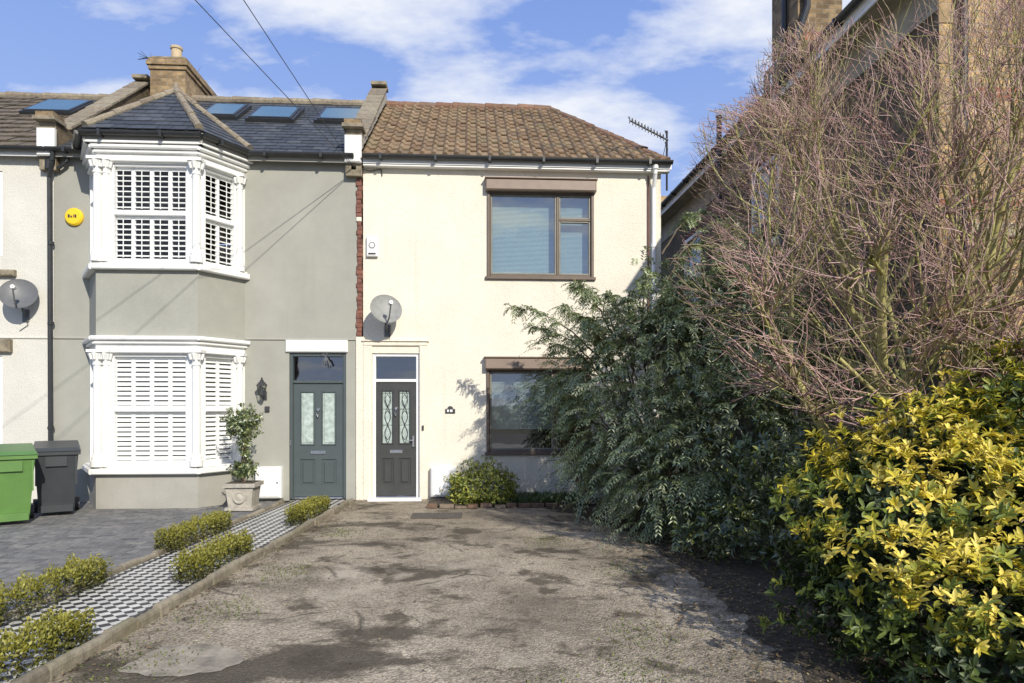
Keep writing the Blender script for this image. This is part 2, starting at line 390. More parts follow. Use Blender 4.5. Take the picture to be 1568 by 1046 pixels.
def glass(mb,x0,x1,z0,z1,y,m=None): mb.poly([(x0,y,z0),(x1,y,z0),(x1,y,z1),(x0,y,z1)],m or GLASS)
def ring(mb,x0,x1,z0,z1,y0,y1,w,m,c=.008):
    mb.bb(x0,x0+w,y0,y1,z0,z1,m,c); mb.bb(x1-w,x1,y0,y1,z0,z1,m,c)
    mb.bb(x0+w,x1-w,y0+.001,y1,z0,z0+w,m,c); mb.bb(x0+w,x1-w,y0+.001,y1,z1-w,z1,m,c)

# ---------------- cream house
K=[]
w1=(ax(746),ax(909),az(828,426),az(828,280)); w2=(ax(745),ax(903),az(820,694),az(820,551))
dr=(ax(570),ax(642),.0,az(605,541))
mb=MB('front_wall')
mb.wall(X0-.02,XR,0,EZ-.02,0,[w1,w2,dr],CREAM,.13)
mb.poly([(XR,0,0),(XR,6.5,0),(XR,6.5,EZ-.02),(XR,0,EZ-.02)],CREAM)
mb.poly([(X0,6.5,0),(XR,6.5,0),(XR,6.5,EZ),(X0,6.5,EZ)],CREAM)
a,b2=ax(556),ax(655); zt=az(605,521)
mb.bb(a,dr[0]-.002,-.035,-.001,0,zt-.1,CREAM,.012); mb.bb(dr[1]+.002,b2,-.035,-.001,0,zt-.1,CREAM,.012)
mb.bb(a,b2,-.036,-.001,zt-.098,zt-.03,CREAM,.012); mb.bb(a-.02,b2+.02,-.06,-.001,zt-.028,zt,CREAM,.012)
K.append(mb.build())
mb=MB('window_glazing')
for (a,b2,c1,d1),kind in((w1,0),(w2,1)):
    ring(mb,a,b2,c1,d1-.15,-.012,.12,.055,BROWN)
    mb.bb(a-.03,b2+.03,-.13,.0,d1-.17,d1+.02,BROWN2,.02)
    mb.bb(a-.045,b2+.045,-.15,.0,d1+.022,d1+.045,BROWN2,.008)
    mb.bb(a,a+.045,-.03,-.013,c1+.02,d1-.172,BROWN,.005); mb.bb(b2-.045,b2,-.03,-.013,c1+.02,d1-.172,BROWN,.005)
    mb.bb(a-.03,b2+.03,-.05,-.013,c1-.03,c1+.02,BROWN,.006)
    i0,i1,j0,j1=a+.055,b2-.055,c1+.055,d1-.205
    mx=i0+(i1-i0)*.67; FR=mat('grey_brown_casement_%d'%kind,(.22,.21,.17),.4) 
    GG=GLASS if kind==0 else GLASSR
    ring(mb,i0,mx-.02,j0,j1,.012,.07,.032,FR)
    mb.bb(mx-.02,mx+.02,.0,.08,j0,j1,BROWN,.005)
    zt_=j0+(j1-j0)*.69
    ring(mb,mx+.02,i1,zt_+.015,j1,.012,.07,.032,FR); ring(mb,mx+.02,i1,j0,zt_-.015,.012,.07,.032,FR)
    mb.bb(mx+.02,i1,.0,.08,zt_-.015,zt_+.015,BROWN,.004)
    glass(mb,i0+.03,mx-.05,j0+.03,j1-.03,.04,GG); glass(mb,mx+.05,i1-.03,zt_+.045,j1-.03,.041,GG); glass(mb,mx+.05,i1-.03,j0+.03,zt_-.045,.041,GG)
    mb.room(a,b2,c1,d1-.1,.14,2.)
    slats(mb,i0,mx,j0+(0 if kind==0 else .35),j1,.2,.022,1.0,.024,BLIND,.001); slats(mb,mx+.02,i1,j0+(.02 if kind==0 else .5),j1,.2,.022,1.0,.024,BLIND,.001)
K.append(mb.build())
def door(mb,x0,x1,z0,zd,zt,y,fr,dm,gl,lead):
    fw=.055
    mb.bb(x0,x0+fw,y-.03,y+.09,z0,zt,fr,.008); mb.bb(x1-fw,x1,y-.03,y+.09,z0,zt,fr,.008)
    mb.bb(x0+fw,x1-fw,y-.029,y+.09,zt-fw,zt,fr,.008); mb.bb(x0+fw,x1-fw,y-.029,y+.09,zd,zd+.05,fr,.008)
    glass(mb,x0+fw,x1-fw,zd+.05,zt-fw,y+.03,GLASSR)
    mb.room(x0,x1,zd,zt,y+.1,1.)
    a,b=x0+fw+.004,x1-fw-.004; W=b-a; z0=z0+.04
    mb.bb(x0+fw,x1-fw,y-.035,y+.09,z0-.04,z0-.006,METAL,.006)
    H=zd-z0-.006; gz0,gz1=z0+H*.46,z0+H*.93; pz0,pz1=z0+H*.10,z0+H*.33
    g=[(a+W*.15,a+W*.42),(a+W*.58,a+W*.85)]
    holes=[(p,q,gz0,gz1) for p,q in g]+[(p-.01,q+.01,pz0,pz1) for p,q in g]
    mb.wall(a,b,z0,zd-.006,y,holes,dm,.02)
    for p,q in g:
        ring(mb,p-.012,q+.012,gz0-.012,gz1+.012,y-.014,y-.001,.022,dm,.005)
        mb.poly([(p,y+.019,gz0),(q,y+.019,gz0),(q,y+.019,gz1),(p,y+.019,gz1)],gl)
        mb.poly([(p-.01,y+.019,pz0),(q+.01,y+.019,pz0),(q+.01,y+.019,pz1),(p-.01,y+.019,pz1)],dm)
        mb.bb(p+.025,q-.025,y+.001,y+.018,pz0+.035,pz1-.035,dm,.012)
        if lead:
            cx=(p+q)/2; hh=(gz1-gz0)
            for k in range(3):
                zc=gz0+hh*(.2+.3*k)
                for s in(-1,1):
                    pts=[(cx+s*.05*math.sin(t*math.pi),y+.012,zc-hh*.13+t*hh*.26) for t in [i/8 for i in range(9)]]
                    mb.tube(pts,.0045,LEAD,5)
                mb.cyl((p,y+.012,zc+hh*.15),(q,y+.012,zc+hh*.15),.003,.003,LEAD,5)
            for s in(-1,1):
                mb.tube([(cx+s*.045*math.sin(t*9),y+.012,gz0+t*hh) for t in [i/30 for i in range(31)]],.006,LEAD,5)
        else:
            mb.bb(p+.03,q-.03,y+.008,y+.018,gz0+.03,gz1-.03,FROST,.004)
    zl=z0+H*.39
    mb.bb(a+W*.34,a+W*.66,y-.018,y-.001,zl-.03,zl+.03,METAL,.006); mb.bb(a+W*.38,a+W*.62,y-.024,y-.019,zl-.015,zl+.015,METAL,.003)
    mb.cyl((a+W*.5,y-.001,z0+H*.77),(a+W*.5,y-.03,z0+H*.77),.03,.022,METAL,14)
    mb.tube([(a+W*.5,y-.03,z0+H*.76),(a+W*.5-.02,y-.04,z0+H*.73),(a+W*.5,y-.045,z0+H*.705),(a+W*.5+.02,y-.04,z0+H*.73)],.006,METAL,6)
    return a,b,z0,H
mb=MB('front_door')
a,b2,z0,H=door(mb,dr[0],dr[1],0.02,az(605,585),dr[3],.06,UPVC,DOORG,FROST,True)
mb.bb(b2-.06,b2-.03,.028,.059,z0+H*.43,z0+H*.53,METAL,.004); mb.cyl((b2-.045,.0,z0+H*.49),(b2-.14,.0,z0+H*.49),.009,.008,METAL,8)
mb.cyl((b2-.045,.04,z0+H*.49),(b2-.045,-.005,z0+H*.49),.01,.01,METAL,8)
mb.box(dr[0]-.05,dr[1]+.05,-.2,-.04,0.002,.05,UPVC); K.append(mb.build())
mb=MB('roof')
hx=ax(842,RY); ex=ax(1026,EY)
tiles(mb,(X0-.02,EY,EZ+.02),(ex,EY,EZ+.02),(X0-.02,RY,RZ),(hx,RY,RZ),.19,.3,TILE,ROLL,.03,.02,jit=.008)
mb.poly([(ex,EY,EZ),(ex,6.4,EZ),(hx,RY,RZ)],TILE); mb.poly([(X0,6.4,EZ),(ex,6.4,EZ),(hx,RY,RZ),(X0,RY,RZ)],TILE)
ridge(mb,(X0,RY,RZ+.0),(hx,RY,RZ+.0),HIPB,.1); ridge(mb,(ex-.05,EY+.05,EZ+.02),(hx,RY,RZ),HIPB,.08)
K.append(mb.build())
mb=MB('gutters_and_pipes')
gutter(mb,X0,ex+.02,EY-.08,EZ-.01,GUT)
mb.box(X0,ex,EY+.0,-.002,EZ-.16,EZ-.135,WHITE)
dx=ax(1001,-.07)
mb.tube([(dx,-.18,EZ-.06),(dx,-.17,EZ-.22),(dx,-.07,EZ-.42),(dx,-.07,.1)],.036,UPVC,12)
for z in(1.2,2.8,4.3): mb.cyl((dx,-.07,z),(dx,-.07,z+.06),.048,.048,UPVC,12)
mb.cyl((dx,-.18,EZ-.14),(dx,-.18,EZ-.07),.05,.05,UPVC,12)
gp=ax(992); mb.tube([(gp,-.02,EZ-.2),(gp,-.02,.5)],.013,REDB,6)
K.append(mb.build())
mb=MB('party_line_pilaster'); z=az(550,515); zz=az(550,250); a=ax(547); b2=X0-.021
while z<zz-.02:
    h=.073; mb.bb(a+R(-.02,.012),b2+R(-.03,.0),-.03+R(-.01,.01),.01,z,z+h,REDB if random.random()<.88 else CREAM,.008); z+=h+.001
mb.bb(a-.02,b2,-.03,.01,0,az(550,515)-.01,CREAM,.01)
mb.bb(a-.1,b2+.05,-.09,.01,zz-.06,zz+.02,REDB,.01); mb.bb(a-.14,b2+.08,-.13,.01,zz+.022,zz+.1,REDB,.01)
K.append(mb.build())
group('cream_rendered_house',K)

# ---------------- grey house
K=[]; XL=ax(83); BD=.75
L0=Vector((ax(147,-BD)-.5,0)); L1=Vector((ax(147,-BD),-BD)); R1=Vector((ax(303,-BD),-BD)); R0=Vector((ax(375),0))
gd=(ax(443),ax(530),0,az(485,541))
mb=MB('front_wall')
mb.wall(R0.x,XP-.002,0,EZ-.02,0,[gd],GREY,.14)
mb.wall(XL,L0.x,0,EZ-.02,0,[],GREY)
zb=az(450,519); 
for p,q in((R0.x+.01,XP-.01),(XL,L0.x-.01)): mb.bb(p,q,-.022,-.001,zb-.02,zb+.012,GREY2,.005)
mb.bb(ax(438),ax(533),-.045,-.001,az(485,540)+.004,az(485,521),WHITE,.015)
K.append(mb.build())
mb=MB('front_door')
a,b2,z0,H=door(mb,gd[0],gd[1],0.02,az(485,587),gd[3],.05,TEAL,TEAL,FROST,False)
mb.bb(a-.05,a-.03,.0,.018,z0+H*.45,z0+H*.5,METAL,.003); K.append(mb.build())
def bz(py): return at(220,py,-BD)[1]
zs=dict(g0=bz(714),g1=bz(542),c0=bz(515),s1=bz(402),w1=bz(250),c1=bz(224),top=EZ+.02)
mb=MB('bay_window'); 
def bay_face(o,d,W,nwin,ml,mr):
    mb.T=frame(o,d)
    gw=[(ml,W-mr,zs['g0'],zs['g1']),(ml,W-mr,zs['s1'],zs['w1'])]
    mb.wall(0,W,-.05,zs['g0']-.08,0,[],GREY2); mb.wall(0,W,zs['g0']-.08,zs['c0'],0,[gw[0]],WHITE,.1)
    mb.wall(0,W,zs['c0'],zs['s1']-.12,0,[],GREY); mb.wall(0,W,zs['s1']-.12,zs['top'],0,[gw[1]],WHITE,.1)
    for a,b,c,d2 in gw:
        mb.bb(-.03,W+.03,-.1,-.001,c-.12,c-.03,WHITE,.015); mb.bb(-.01,W+.01,-.06,-.001,c-.028,c,WHITE,.01)
        ring(mb,a+.001,b-.001,c+.001,d2-.001,.035,.1,.04,UPVC,.006)
        mid=(c+d2)/2
        mb.bb(a+.04,b-.04,.03,.09,mid-.025,mid+.025,UPVC,.006)
        glass(mb,a+.04,b-.04,mid+.025,d2-.04,.05,GLASSC); glass(mb,a+.04,b-.04,c+.04,mid-.025,.056,GLASSC)
        mb.bb(a-.02,b+.02,-.04,-.001,d2+.015,d2+.06,WHITE,.01)
        lower=c<2; p=(b-a-.04)/nwin
        for i in range(nwin):
            xa=a+.02+i*p; xb=xa+p
            for za,zbb in((c+.02,mid-.01),(mid+.01,d2-.02)):
                st=.03
                mb.box(xa,xa+st,.105,.13,za,zbb,SHUT); mb.box(xb-st,xb-.001,.105,.13,za,zbb,SHUT)
                mb.box(xa+st,xb-st,.106,.129,za,za+.06,SHUT); mb.box(xa+st,xb-st,.106,.129,zbb-.06,zbb,SHUT)
                slats(mb,xa+st,xb-st,za+.06,zbb-.06,.118,.074 if lower else .082,(.84 if lower else .45),.068,SHUT,.008)
                if not lower: mb.box((xa+xb)/2-.006,(xa+xb)/2+.006,.075,.083,za+.07,zbb-.07,SHUT)
    for zc,h in((zs['g1']+.07,zs['c0']),(zs['w1']+.07,zs['c1'])):
        mb.bb(-.02,W+.02,-.05,-.001,h-.12,h-.07,WHITE,.01); mb.bb(-.045,W+.045,-.1,-.001,h-.068,h+.0,WHITE,.02)
    mb.T=Matrix()
Wf=(R1-L1).length; Wc=(R0-R1).length
bay_face(L1,(1,0),Wf,4,.21,.16)
bay_face(R1,R0-R1,Wc,2,.13,.13)
bay_face(L0,L1-L0,(L1-L0).length,2,.13,.13)
mb.poly([(L0.x,0,zs['top']),(L1.x,L1.y,zs['top']),(R1.x,R1.y,zs['top']),(R0.x,0,zs['top'])],WHITE)
mb.box(L1.x+.05,R1.x-.35,-.3,1.0,0.3,5.5,ROOM)
def column(x,y,z0,z1,r=.062):
    mb.lathe((x,y,z0),[(0,0),(r*1.6,0),(r*1.6,.09),(r*1.35,.10),(r*1.35,.14),(r*1.15,.17),(r,.2),(r*.9,z1-z0-.24),(r*1.1,z1-z0-.235),(r*1.1,z1-z0-.215),(r*.92,z1-z0-.2),(r*1.2,z1-z0-.12),(r*1.75,z1-z0-.05),(r*1.4,z1-z0-.045)],WHITE,16)
    mb.box(x-r*1.8,x+r*1.8,y-r*1.8,y+r*1.8,z1-.045,z1,WHITE)
    for k in range(8):
        t=k*math.pi/4; q=r*1.35
        mb.cyl((x+q*math.cos(t),y+q*math.sin(t),z1-.15),(x+q*1.25*math.cos(t),y+q*1.25*math.sin(t),z1-.06),.018,.026,WHITE,6)
for z0,z1 in((zs['g0'],zs['g1']+.06),(zs['s1'],zs['w1']+.06)):
    column(L1.x+.035,-BD-.025,z0,z1); column(R1.x-.01,-BD-.03,z0,z1); column(R0.x-.05,-.1,z0,z1,.05); column(L1.x+.16,-BD-.02,z0,z1,.045)
K.append(mb.build())
mb=MB('roof')
tiles(mb,(XL+.12,EY,EZ+.02),(X0-.28,EY,EZ+.02),(XL+.12,RY,RZ),(X0-.28,RY,RZ),.26,.2,SLATE,FLAT,.012,.008,stag=True,jit=.002)
mb.poly([(XL,6.4,EZ),(XP,6.4,EZ),(XP,RY,RZ),(XL,RY,RZ)],SLATE)
ridge(mb,(XL+.15,RY,RZ+.02),(X0-.3,RY,RZ+.02),HIPT,.085,.42)
A=Vector((at(270,139,.6)[0],.6,az(270,139,.6))); zB=A.z; ez=EZ+.05
B=Vector((A.x,EY+(zB-EZ)/((RZ-EZ)/(RY-EY))+.05,zB))
E0=Vector((L0.x-.1,-.06,ez));E1=Vector((L1.x-.12,-BD-.17,ez));E2=Vector((R1.x+.1,-BD-.17,ez));E3=Vector((R0.x+.14,-.08,ez))
for p,q,r_,s_ in((E1,E2,A,A),(E2,E3,A,A),(E0,E1,A,A),(E3,E3,A,B)):
    tiles(mb,p,q,r_,s_,.22,.18,SLATE,FLAT,.012,.008,stag=True,jit=.002)
mb.poly([E0,B,A],SLATE)
for p in(E1,E2,E3,E0): ridge(mb,p+(A-p)*.03+Vector((0,0,.02)),A,HIPT,.06,.3)
ridge(mb,A,B,HIPT,.07,.3); mb.cyl(A-Vector((0,0,.02)),A+Vector((0,0,.14)),.07,.03,HIPT,10)
sl=(RZ-EZ)/(RY-EY); ang=math.atan(sl)
SKYG=mat('roof_window_glass',(.07,.14,.17),.06,.1,2,spec=1.)
def skylight(px,w,yc):
    x=ax(px,yc); z=EZ+.02+(yc-EY)*sl
    mb.T=Matrix.Translation((x,yc,z))@Matrix.Rotation(ang,4,'X')
    h=1.05; mb.box(-w/2,w/2,-h/2,h/2,.0,.07,GUT); mb.box(-w/2+.05,w/2-.05,-h/2+.05,h/2-.05,.071,.09,GUT)
    mb.poly([(-w/2+.09,-h/2+.09,.094),(w/2-.09,-h/2+.09,.094),(w/2-.09,h/2-.09,.094),(-w/2+.09,h/2-.09,.094)],SKYG)
    mb.T=Matrix()
skylight(345,.75,2.1); skylight(423,.9,2.0); skylight(524,.9,2.0)
K.append(mb.build())
mb=MB('gutters_and_pipes')
gutter(mb,R0.x+.1,XP-.03,EY-.08,EZ-.01,GUT,GREY2); gutter(mb,XL,L0.x+.05,EY-.08,EZ-.01,GUT,GREY2)
for p,q in((L1-Vector((.12,.12)),R1+Vector((.1,-.12))),(R1+Vector((.1,-.12)),R0+Vector((.16,-.05))),(L0+Vector((-.12,-.05)),L1-Vector((.12,.12)))):
    d=q-p; mb.T=frame((p.x,p.y),(d.x,d.y)); gutter(mb,-.02,d.length+.02,-.06,EZ+.0,GUT,GREY2); 
    mb.box(0,d.length,-.0,.14,EZ-.14,EZ-.11,WHITE); mb.T=Matrix()
px_=ax(78,-.08)
mb.tube([(px_+.1,-.2,EZ-.06),(px_+.08,-.18,EZ-.2),(px_-.02,-.08,EZ-.45),(px_,-.08,.1)],.036,GUT,12)
mb.cyl((px_-.02,-.1,EZ-.32),(px_-.0,-.1,EZ-.18),.06,.075,GUT,10)
mb.tube([(px_+.28,-.1,EZ-.05),(px_+.25,-.1,EZ-.2),(px_+.12,-.09,EZ-.3)],.03,GUT,10)
for z in(1.2,2.9,4.2): mb.cyl((px_,-.08,z),(px_,-.08,z+.05),.048,.048,GUT,12)
K.append(mb.build())
def parapet(name,x0,x1,inner):
    mb=MB(name); off=.34
    y0=-.12; zf=EZ+.02
    prof=[(y0,zf-.35),(y0,zf+.42),(.25,zf+.44),(RY,RZ+off),(RY+.2,RZ+off-.05),(6.0,EZ+.2),(6.0,EZ-.4)]
    nV=len(prof); vs=[(x0,y,z) for y,z in prof]+[(x1,y,z) for y,z in prof]
    mb.add(vs,[tuple(range(nV)),tuple(range(nV,2*nV))[::-1]],inner)
    mb.add(vs,[(i,(i+1)%nV,nV+(i+1)%nV,nV+i) for i in range(nV)],COPE)
    mb.bb(x0-.01,x1+.01,y0-.08,y0-.002,zf-.15,zf+.3,WHITE,.02); mb.box(x0-.04,x1+.04,y0-.12,.1,zf+.422,zf+.48,HIPT); mb.box(x0-.01,x1+.01,y0-.09,.1,zf+.482,zf+.56,BRKC)
    n=11; a=Vector((0,.25,zf+.45)); b=Vector((0,RY,RZ+off+.01))
    for i in range(n):
        p=a+(b-a)*(i/n); q=a+(b-a)*((i+.97)/n); w=R(.0,.015)
        mb.add([(x0-.03-w,p.y,p.z),(x1+.03+w,p.y,p.z),(x1+.03+w,q.y,q.z),(x0-.03-w,q.y,q.z),(x0-.03-w,p.y,p.z+.05),(x1+.03+w,p.y,p.z+.05),(x1+.03+w,q.y,q.z+.035),(x0-.03-w,q.y,q.z+.035)],
               [(0,3,2,1),(4,5,6,7),(0,1,5,4),(1,2,6,5),(2,3,7,6),(3,0,4,7)],HIPT)
    mb.box(x0-.03,x1+.03,RY-.15,RY+.25,RZ+off+.05,RZ+off+.12,COPE)
    K.append(mb.build())
parapet('party_parapet_right',X0-.29,X0-.03,STONE); parapet('party_parapet_left',XL-.16,XL+.1,BRKD)
mb=MB('rear_wall'); mb.poly([(XL,6.5,0),(XP,6.5,0),(XP,6.5,EZ),(XL,6.5,EZ)],GREY); K.append(mb.build())
mb=MB('chimney_stack'); cx0=ax(230,2.7); cx1=ax(284,2.7); zc=az(255,88,2.7)
mb.box(cx0,cx1,2.7,4.9,RZ-1.2,zc-.25,BRKC)
for k,(o,h0,h1) in enumerate(((.03,.25,.17),(.06,.168,.09),(.035,.088,.02))): mb.box(cx0-o,cx1+o,2.7-o,4.9+o,zc-h0,zc-h1,BRKC)
mb.box(cx0+.02,cx1-.02,2.72,4.88,zc-.018,zc+.03,COPE)
for yy,hh in((3.0,.34),(3.7,.22),(4.3,.25)): mb.lathe(((cx0+cx1)/2+.05,yy,zc+.02),[(0,0),(.13,0),(.14,.05),(.11,.08),(.10,hh-.06),(.12,hh-.05),(.12,hh),(.08,hh),(.08,hh-.1),(0,hh-.1)],POT,16)
for k in range(26):
    x=R(cx0-.05,cx1+.05); y=R(2.65,4.9); mb.cyl((x,y,zc-.02),(x+R(-.09,.09),y+R(-.09,.09),zc+R(.05,.14)),.006,.002,BRKD,4)
for s in range(8): 
    mb.cyl((cx0-.02,2.66,zc-.05),(cx0-.12-R(0,.1),2.6,zc-.05+R(-.12,.12)),.006,.003,GUT,4)
K.append(mb.build())
group('grey_rendered_house',K)

# ---------------- far-left pale house
K=[]; XF=-12.5
mb=MB('front_wall'); wv=(-8.7,ax(4),az(4,392),az(4,262)); wv2=(-8.7,ax(4),az(4,690),az(4,545))
mb.wall(XF,XL-.002,0,EZ-.02,0,[wv,wv2],OFFW,.12)
for a,b2,c1,d1 in(wv,wv2):
    ring(mb,a,b2,c1,d1,.02,.1,.06,UPVC); glass(mb,a,b2,c1,d1,.06); mb.room(a,b2,c1,d1,.13,1.)
mb.bb(-8.9,ax(26),-.09,-.001,az(10,424),az(10,414),COPE,.02); mb.bb(-8.9,ax(20),-.09,-.001,az(10,540),az(10,520),COPE,.02)
mb.bb(XF,XL-.06,-.02,-.001,zb-.02,zb+.012,OFFW,.005)
mb.poly([(XF,6.5,0),(XL,6.5,0),(XL,6.5,EZ),(XF,6.5,EZ)],OFFW)
K.append(mb.build())
mb=MB('roof'); tiles(mb,(XF,EY,EZ+.02),(XL-.15,EY,EZ+.02),(XF,RY,RZ),(XL-.15,RY,RZ),.2,.3,TILEOLD,FLAT,.03,.02,stag=True,jit=.006)
ridge(mb,(XF,RY,RZ),(XL-.16,RY,RZ),HIPT,.08)
mb.poly([(XF,6.4,EZ),(XL,6.4,EZ),(XL,RY,RZ),(XF,RY,RZ)],TILEOLD)
skylight(92,.95,2.1)
K.append(mb.build())
mb=MB('gutter'); gutter(mb,XF,XL-.02,EY-.08,EZ-.01,GUT); K.append(mb.build())
group('pale_terraced_house',K)

# ---------------- brick neighbour on the right
K=[]; NX=5.2; NF=-4.3; NE=6.45; OX=4.85
mb=MB('walls')
mb.T=frame((NX,9.),(0,-1))
def ly(Y): return 9.-Y
wn=[(ly(4.8),ly(3.6),3.9,5.6),(ly(.8),ly(-.35),4.4,5.9),(ly(4.6),ly(3.6),.9,2.6),(ly(-.1),ly(-1.0),1.,2.5)]
mb.wall(0,ly(NF),0,NE-.4,0,wn,BRKD,.12)
mb.wall(0,ly(NF),NE-.45,NE,-.02,[],BUFF)
mb.poly([(0,-.02,NE-.45),(ly(NF),-.02,NE-.45),(ly(NF),0,NE-.45),(0,0,NE-.45)],BUFF)
for a,b2,c1,d1 in wn:
    ring(mb,a,b2,c1,d1,.0,.1,.08,UPVC); mb.bb(a+.08,b2-.08,.02,.09,(c1+d1)/2-.03,(c1+d1)/2+.03,UPVC,.005); glass(mb,a,b2,c1,d1,.06); mb.room(a,b2,c1,d1,.13,1.)
    mb.bb(a-.08,b2+.08,-.08,-.001,c1-.12,c1-.01,STONE,.015); mb.bb(a-.08,b2+.08,-.012,-.001,d1+.005,d1+.09,REDB,.01)
mb.T=Matrix()
fw=[(6.6,7.8,1.7,3.6),(6.6,7.8,4.3,5.9)]
mb.wall(NX,10.5,0,8.2,NF,fw,BRK,.12)
for a,b2,c1,d1 in fw:
    ring(mb,a,b2,c1,d1,NF+.02,NF+.1,.07,UPVC); glass(mb,a,b2,c1,d1,NF+.06); mb.room(a,b2,c1,d1,NF+.13,1.2)
    mb.bb(a-.1,b2+.1,NF-.03,NF-.001,d1+.003,d1+.2,BUFF,.01); mb.bb(a-.1,b2+.1,NF-.09,NF-.001,c1-.13,c1-.003,STONE,.01)
mb.bb(5.55,9.5,NF-.04,NF-.001,az(1530,350,NF)-.1,az(1530,350,NF)+.06,BUFF,.015)
z=0; i=0
while z<8.1:
    w=.34 if i%4 else .23
    if z>0 and i%2==0: mb.bb(NX-.012,NX+w,NF-.012,NF-.001,z,z+.22,QUO,.004)
    z+=.225; i+=1
mb.cyl((ax(1476,NF-.08),NF-.08,0),(ax(1476,NF-.08),NF-.08,7.5),.04,.04,GUT,12)
mb.poly([(10.5,NF,0),(10.5,9,0),(10.5,9,8),(10.5,NF,8)],BRK); mb.poly([(NX,9,0),(10.5,9,0),(10.5,9,8),(NX,9,8)],BRK)
K.append(mb.build())
mb=MB('roof_and_eaves')
mb.poly([(OX,NF-.3,NE),(NX,NF-.3,NE),(NX,9,NE),(OX,9,NE)],BUFF)
mb.box(OX-.025,OX,NF-.3,9,NE-.03,NE+.17,UPVC)
mb.T=frame((OX-.03,9),(0,-1)); gutter(mb,0,ly(NF-.3),-.065,NE+.15,GUT,UPVC); mb.T=Matrix()
mb.poly([(OX,NF-.3,NE+.2),(OX,9,NE+.2),(7.8,9,9.0),(7.8,NF-.3,9.0)],SLATE); mb.poly([(10.9,NF-.3,NE+.2),(10.9,9,NE+.2),(7.8,9,9.0),(7.8,NF-.3,9.0)],SLATE)
K.append(mb.build())
mb=MB('chimney_stack'); mb.box(5.28,6.02,-.85,.1,6.7,11.5,BRKC)
mb.tube([(5.4,-.93,11),(5.4,-.93,8.0),(5.2,-.95,7.4),(4.75,-.9,6.9),(4.75,-.9,6.6)],.05,GUT,10); mb.tube([(5.22,-.5,11),(5.22,-.5,7.3)],.045,GUT,10)
vx=at(1101,200,1.2)[0]; mb.cyl((vx,1.2,5.),(vx,1.2,az(1101,182,1.2)),.05,.05,GUT,12); mb.cyl((vx,1.2,az(1101,182,1.2)),(vx,1.2,az(1101,182,1.2)+.05),.06,.06,GUT,12)
K.append(mb.build())
group('brick_neighbour_house',K)

# =================================================================== fittings
def dish(name,px,py,r,m,yaw,Yd=-.38):
    x,z=at(px,py,Yd); mb=MB(name)
    M=Matrix.Translation((x,Yd,z))@Matrix.Rotation(math.radians(yaw),4,'Z')@Matrix.Rotation(math.radians(68),4,'X')
    mb.T=M; n=28; prof=[(r*i/7,(i/7)**2*.075-.0) for i in range(8)]
    mb.lathe((0,0,0),prof,m,n); mb.lathe((0,0,-.012),[(r*i/7,(i/7)**2*.075) for i in range(8)]+[(r+.008,.085),(r,.09)],m,n)
    mb.tube([(0,-r*.95,.03),(0,-r*.95,.2),(0,-r*.3,.42)],.012,DISHD,6)
    mb.cyl((0,-r*.3,.42),(0,-r*.22,.33),.03,.035,UPVC,12); mb.T=Matrix()
    mb.tube([(x,Yd+.04,z-.03),(x,Yd+.08,z-.22),(x,-.02,z-.3)],.018,DISHD,8); mb.box(x-.05,x+.05,-.02,-.002,z-.4,z-.2,DISHD)
    mb.tube([(x+.02,-.1,z-.26),(x+.04,-.02,z-.45),(x-.1,-.012,z-.55)],.005,LEAD,5)
    return mb.build()
dish('satellite_dish',590,476,.255,DISH,20,-.3); dish('satellite_dish',30,453,.26,DISHD,20,-.17)
mb=MB('burglar_alarm_box'); a,b2=ax(562),ax(579); c1,d1=az(570,394),az(570,364)
mb.bb(a,b2,-.07,-.001,c1,d1,UPVC,.015); mb.cyl(((a+b2)/2,-.071,(c1+d1)/2+.02),((a+b2)/2,-.074,(c1+d1)/2+.02),.06,.06,DISHD,6); mb.cyl(((a+b2)/2,-.0745,(c1+d1)/2+.02),((a+b2)/2,-.077,(c1+d1)/2+.02),.042,.042,UPVC,6)
mb.box(a+.03,b2-.03,-.073,-.071,c1+.03,c1+.06,LEAD); mb.build()
YEL=mat('yellow_plastic',(.85,.55,.02),.4,.05)
mb=MB('yellow_alarm_box'); x,z=at(115,333); mb.T=Matrix.Translation((x,-.001,z))@Matrix.Rotation(math.pi/2,4,'X')
mb.lathe((0,0,0),[(.145,0),(.145,.035),(.12,.06),(0,.068)],YEL,28); mb.T=Matrix()
for k,(dx_,w) in enumerate(((-.06,.03),(-.02,.025),(.015,.01),(.045,.028))): mb.box(x+dx_-w/2,x+dx_+w/2,-.073,-.066,z-.02,z+.03-.02*(k==1),LEAD)
mb.build()
mb=MB('house_number_plaque'); a,b2=ax(682),ax(697); z=az(689,629); mb.bb(a,b2,-.02,-.001,z-.045,z+.03,LEAD,.006); mb.cyl(((a+b2)/2,-.001,z+.03),((a+b2)/2,-.019,z+.03),.05,.05,LEAD,16)
mb.box(a+.03,a+.06,-.023,-.021,z-.02,z+.02,UPVC); mb.box(a+.08,a+.12,-.023,-.021,z-.02,z+.02,UPVC); mb.build()
mb=MB('doorbell'); x,z=at(648,655); mb.bb(x-.015,x+.015,-.065,-.037,z-.04,z+.04,LEAD,.005); mb.build()
def meter(px0,px1,py0,py1):
    mb=MB('utility_meter_box'); a,b2=ax(px0),ax(px1); c1,d1=az(px0,py1),az(px0,py0)
    mb.bb(a,b2,-.14,-.001,max(c1,.03),d1,UPVC,.02); mb.bb(a+.03,b2-.03,-.15,-.142,max(c1,.03)+.03,d1-.03,UPVC,.006); mb.cyl((b2-.06,-.15,(c1+d1)/2),(b2-.06,-.156,(c1+d1)/2),.014,.014,LEAD,8); mb.build()
meter(660,699,715,760); meter(394,434,714,762)
mb=MB('wall_lantern'); x,z=at(401,597,-.16)
